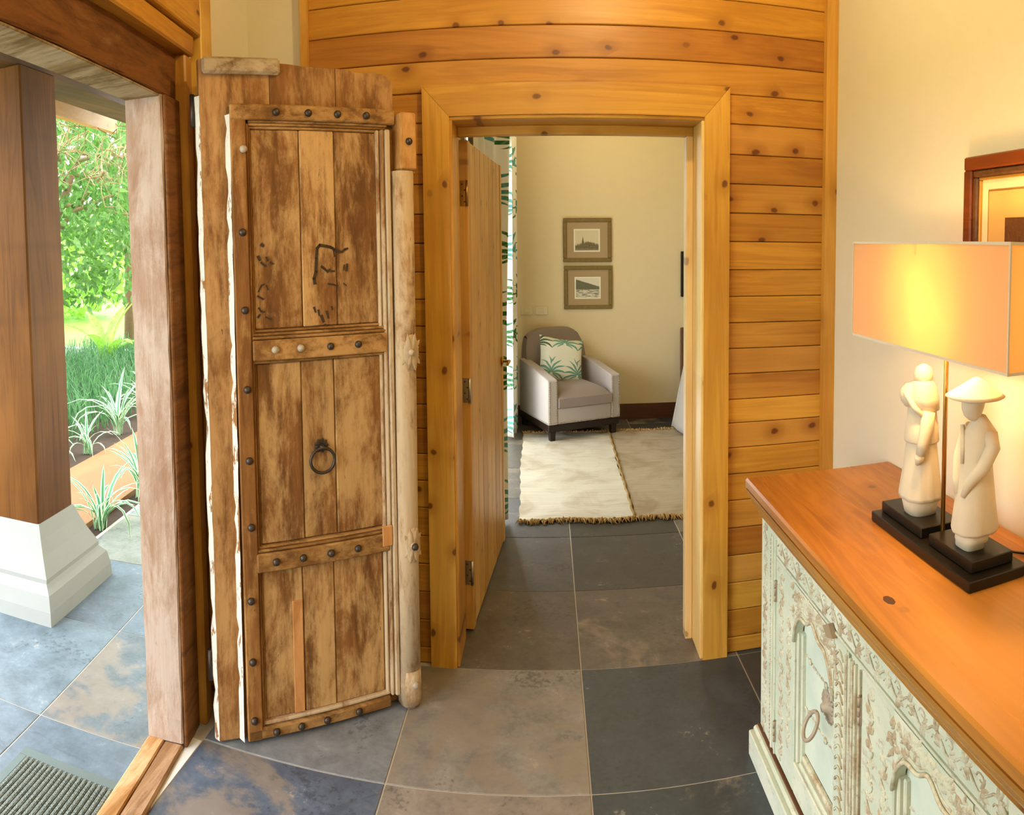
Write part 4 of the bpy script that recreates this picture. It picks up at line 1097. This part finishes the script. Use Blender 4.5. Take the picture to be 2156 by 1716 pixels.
# ------------------------------------------------------------------ picture above the lamp
pc = thing('framed_picture', (1.095, 1.3, 1.33), 'large picture in a reddish wooden frame above the lamp shade', 'picture')
def frame_yz(name, mat, y0, y1, z0, z1, w_, xa, xb, bev=.003):
    for a, b, c, d in ((y0, y1, z1 - w_, z1), (y0, y1, z0, z0 + w_), (y0, y0 + w_, z0 + w_, z1 - w_), (y1 - w_, y1, z0 + w_, z1 - w_)):
        boxo(name, mat, pc, (xa, a, c), (xb, b, d), bev)
ya, yb, za, zb = .98, 1.597, 1.36, 1.822
frame_yz('outer_frame', M['frame_red'], ya, yb, za, zb, .036, 1.066, 1.099, .004)
frame_yz('carved_frame', M['frame_dark'], ya + .036, yb - .036, za + .036, zb - .036, .02, 1.072, 1.099, .005)
frame_yz('gilt_fillet', M['gold'], ya + .056, yb - .056, za + .056, zb - .056, .008, 1.078, 1.099, .002)
boxo('mount', M['mat_cream'], pc, (1.086, ya + .064, za + .064), (1.098, yb - .064, zb - .064))
frame_yz('mount_line', M['gold'], ya + .092, yb - .092, za + .09, zb - .09, .005, 1.0845, 1.0875, 0)
boxo('inner_mount', M['mat_tan'], pc, (1.0835, ya + .097, za + .095), (1.0865, yb - .097, zb - .095))
boxo('print', M['frame_dark'], pc, (1.082, ya + .16, za + .155), (1.0845, yb - .17, zb - .165))

# ------------------------------------------------------------------ door mat
dm = thing('door_mat', TP @ Vector((-.30, -.6, 0)), 'grey ribbed door mat with rubber border outside the threshold', 'door mat')
mx0, mx1, my0, my1 = -.472, -.126, -1.0, -.195
for lo, hi in (((mx0, my1 - .035), (mx1, my1)), ((mx0, my0), (mx1, my0 + .035)), ((mx0, my0 + .035), (mx0 + .03, my1 - .035))):
    boxo('border', M['rubber'], dm, (lo[0], lo[1], -.01), (hi[0], hi[1], -.005), .002, TP)
boxo('backing', M['rubber'], dm, (mx0 + .03, my0 + .035, -.01), (mx1, my1 - .035, -.0065), 0, TP)
nr = 18
for k in range(nr):
    a = mx0 + .033 + (mx1 - mx0 - .034) * k / nr
    boxo('rib', M['mat_pile'], dm, (a, my0 + .037, -.007), (a + .0145, my1 - .038, .002), .004, TP)

# ------------------------------------------------------------------ garden
def L(x, y, z=0.0): return TP @ Vector((x, y, z))
slab('garden_soil', M['soil'], [((-1.24, -3, -.3), (-1.10, 9, -.045)), ((-5.2, -3, -.3), (-1.9, 9, -.03))], 'dark soil of the garden beds', TP)
slab('garden_path', M['ochre'], [((-1.90, -3, -.3), (-1.24, 9, -.008))], 'ochre paved path between the garden beds', TP)
slab('ground', M['grass'], [((-60, -40, -.5), (-6.0, 60, -.12)), ((-6.0, 9.5, -.5), (30, 60, -.12))], 'sunlit lawn beyond the garden')
def blade(m, base, az, L_, w_, lean, seed, seg=7):
    r = random.Random(seed); d = Vector((math.cos(az), math.sin(az), 0)); sd = Vector((-d.y, d.x, 0)); n0 = len(m.v)
    vs = []; uv = []
    for i in range(seg + 1):
        t = i / seg; th = lean * t ** 1.4
        p = Vector(base) + d * (L_ * (math.sin(th) * t * .75 + .05 * t)) + Vector((0, 0, L_ * (t * math.cos(th * .75) * .95)))
        wd = w_ * (.55 + .9 * t) * (1 - t ** 3) + .0006
        vs += [p - sd * wd + Vector((0, 0, wd * .4)), p, p + sd * wd + Vector((0, 0, wd * .4))]; uv += [(0, t), (.5, t), (1, t)]
    fs = []
    for i in range(seg):
        a = i * 3; fs += [(a, a + 1, a + 4, a + 3), (a + 1, a + 2, a + 5, a + 4)]
    m.add(vs, fs, uv, True)
def spider(loc, n, L_, label, seed, parts=False, w_=.012):
    r = random.Random(seed)
    if parts:
        o = thing('spider_plant', loc, label, 'plant', 'variegated spider plants')
    m = MB()
    for k in range(n):
        if parts: m = MB()
        az = 2 * PI * k * .382 + r.uniform(-.3, .3)
        blade(m, Vector(loc) + Vector((r.uniform(-.03, .03), r.uniform(-.03, .03), 0)), az, L_ * r.uniform(.6, 1.1), w_ * r.uniform(.8, 1.2), r.uniform(.5, 2.1), seed * 100 + k)
        if parts: m.build('blade', M['striped'], o, fix=False)
    if not parts: tag(m.build('spider_plant', M['striped'], None, fix=False, org=loc), label, 'plant', 'variegated spider plants')
spider(L(-1.17, 1.62, -.045), 22, .42, 'large striped spider plant arching over the porch edge', 5, True, .013)
spider(L(-1.17, 2.2, -.045), 22, .52, 'tall upright striped spider plant beside the entrance jamb', 6, True, .015)
spider(L(-1.19, 1.16, -.045), 10, .3, 'small striped spider plant tucked behind the pillar plinth', 7, True, .010)
spider(L(-2.05, 3.6, -.03), 26, .62, 'full striped spider plant at the far edge of the ochre path', 8, False, .016)
spider(L(-2.0, 2.95, -.03), 16, .36, 'short striped spider plant on the dark soil past the path', 9, False, .012)
spider(L(-2.12, 2.55, -.03), 14, .46, 'leaning striped spider plant nearest the pillar beyond the path', 10, False, .013)
spider(L(-2.08, 4.3, -.03), 24, .6, 'striped spider plant farthest along the ochre path', 12, False, .016)
# low feathery ground cover
m = MB(); r = random.Random(4)
for k in range(5200):
    x, y = r.uniform(-4.9, -2.25), r.uniform(2.2, 8.5)
    h_ = r.uniform(.18, .5); az = r.random() * 6.28
    p = L(x, y, -.03); d = Vector((math.cos(az), math.sin(az), 0)) * h_ * r.uniform(.2, .6); s_ = Vector((-d.y, d.x, 0)).normalized() * .006
    m.add([p - s_, p + s_, p + d * .5 + Vector((0, 0, h_ * .7)) + s_ * .8, p + d * .5 + Vector((0, 0, h_ * .7)) - s_ * .8, p + d + Vector((0, 0, h_ * .85))], [(0, 1, 2, 3), (3, 2, 4)])
tag(m.build('ground_cover', M['herb_leaf'], None, fix=False), 'feathery green ground cover filling the garden bed', 'foliage', kind='stuff')
def leaf_cloud(m, c, rad, n, size, r, drop=.3):
    for k in range(n):
        while True:
            q = Vector((r.uniform(-1, 1), r.uniform(-1, 1), r.uniform(-1, 1)))
            if .25 < q.length < 1: break
        p = Vector(c) + Vector((q.x * rad[0], q.y * rad[1], q.z * rad[2])); s_ = size * r.uniform(.6, 1.3)
        a = Vector((r.uniform(-1, 1), r.uniform(-1, 1), r.uniform(-1, .2) - drop)).normalized(); b = a.cross(Vector((r.uniform(-1, 1), r.uniform(-1, 1), r.uniform(-1, 1)))).normalized(); n_ = a.cross(b)
        m.add([p, p + a * s_ * .4 + b * s_ * .24 + n_ * s_ * .05, p + a * s_, p + a * s_ * .4 - b * s_ * .24 + n_ * s_ * .05], [(0, 1, 2), (0, 2, 3)])
def tree(loc, trunk_h, c, rad, n, size, label, mat, seed, limbs=9, name='tree', tw=.1):
    r = random.Random(seed); o = thing(name, loc, label, 'tree', 'garden trees')
    lo = Vector(loc)
    m = MB(); top = Vector(c)
    m.tube([lo, lo + Vector((.05, .02, trunk_h * .5)), lo.lerp(top, .55) + Vector((0, 0, trunk_h * .25)), top], [tw, tw * .85, tw * .6, tw * .25], 9); m.build('trunk', M['bark'], o)
    for k in range(limbs):
        az = 6.28 * k / limbs + r.random(); st_ = lo.lerp(top, r.uniform(.35, .95)) + Vector((0, 0, trunk_h * .12))
        e = Vector(c) + Vector((math.cos(az) * rad[0] * .9, math.sin(az) * rad[1] * .9, r.uniform(-.7, .6) * rad[2]))
        m = MB(); m.tube([st_, st_.lerp(e, .5) + Vector((0, 0, .15)), e], [tw * .3, tw * .2, tw * .06], 6); m.build('branch', M['twig'], o)
    m = MB(); leaf_cloud(m, c, rad, n, size, r)
    lf = m.build('leaf_crown', mat, o, fix=False); lf['kind'] = 'stuff'
    return o
tree((-5.9, 6.5, -.1), 2.2, (-5.2, 6.7, 2.75), (1.7, 2.0, 1.75), 7200, .13, 'leafy green tree drooping in front of the garden lawn', M['tree_leaf'], 3, 12)
tree((-7.2, 10.6, -.1), 2.6, (-7.0, 10.4, 3.9), (2.4, 2.4, 2.1), 5200, .17, 'tall leafy tree standing behind the drooping tree', M['tree_leaf'], 5, 9)
tree((-11.5, 4.0, -.1), 2.2, (-11.5, 4.0, 2.6), (1.8, 2.0, 1.8), 3800, .17, 'bushy tree at the left of the garden lawn', M['tree_leaf'], 7, 8)
for k, (x, y, s_, lb) in enumerate(((-13.0, 15.5, 2.3, 'round sunlit bush straight beyond the lawn'), (-8.2, 19.0, 2.3, 'sunlit bush right of the lawn gap'), (-18.0, 11.0, 2.4, 'broad sunlit bush far left beyond the lawn'), (-17.5, 23.0, 3.6, 'tall pale bush closing the view behind the lawn'))):
    m = MB(); leaf_cloud(m, (x, y, s_ * .62), (s_ * 1.05, s_ * 1.05, s_ * .75), 2600, .28, random.Random(k + 30), 0)
    tag(m.build('bush', M['far_leaf'], None, fix=False, org=(x, y, -.12)), lb, 'bush', 'sunlit bushes beyond the lawn')
# big leaved plant and white kerb on the lawn
bp = thing('broad_leaf_plant', (-6.2, 8.5, -.12), 'single broad leaved plant glowing on the lawn edge', 'plant')
for k in range(7):
    m = MB(); az = k * 1.1 + .4
    blade(m, (-6.2 + .05 * math.cos(az), 8.5, -.12), az, 1.25 - .08 * k, .1, .5 + .16 * k, 900 + k, 9); m.build('leaf', M['far_leaf'], bp, fix=False)
kb = boxo('kerb', M['pillar_white'], None, (-9.5, 9.55, -.12), (-5.0, 9.75, .02), .01); tag(kb, 'white kerb edging the sunlit lawn', 'kerb', kind='structure')
# twiggy creeper under the eaves
tc_ = thing('creeper', L(-1.7, 2.6, 2.5), 'tangle of bare creeper stems hanging under the porch eaves', 'creeper')
r = random.Random(77)
for k in range(46):
    y = r.uniform(1.7, 3.6); p = L(-1.75 + r.uniform(-.15, .15), y, 2.52); pts = [p]
    d = Vector((r.uniform(-.5, .1), r.uniform(-.6, .6), -.2))
    for q in range(6):
        d = (d + Vector((r.uniform(-.4, .4), r.uniform(-.4, .4), r.uniform(-.5, .25)))).normalized() * .14; pts.append(pts[-1] + d)
    m = MB(); m.tube(pts, [.0035] * 6 + [.0015], 5); m.build('stem', M['twig'], tc_)

# ------------------------------------------------------------------ lamps in the ceilings
glow = emit('downlight_glow', (1.0, .70, .36, 1), 14.0)
def downlight(x, y, W, label, ang=179, z=ZC):
    o = thing('ceiling_downlight', (x, y, z), label, 'ceiling light', 'recessed ceiling downlights')
    one('trim_ring', M['steel'], o, lambda m: m.lathe([(.04, 0), (.06, 0), (.062, -.004), (.058, -.009), (.045, -.007), (.04, 0)], (x, y, z), 20, 'z', False))
    one('lens', glow, o, lambda m: m.lathe([(.04, -.001), (.04, -.004)], (x, y, z), 20))
    s_ = bpy.data.lights.new('downlight', 'SPOT'); s_.energy = W; s_.color = (1.0, .74, .34); s_.spot_size = math.radians(ang); s_.spot_blend = .04; s_.shadow_soft_size = .05
    so = bpy.data.objects.new('downlight', s_); COL.objects.link(so); so.parent = o; so.location = (0, 0, -.015)
downlight(.25, 1.75, HALL_W, 'ceiling downlight nearest the timber wall')
downlight(.1, .3, HALL_W, 'ceiling downlight above the middle of the hall')
downlight(.1, -1.2, HALL_W, 'ceiling downlight at the rear of the hall')
downlight(.5, 5.3, BED_W, 'ceiling downlight above the armchair')
downlight(2.0, 4.4, BED_W, 'ceiling downlight above the bed')
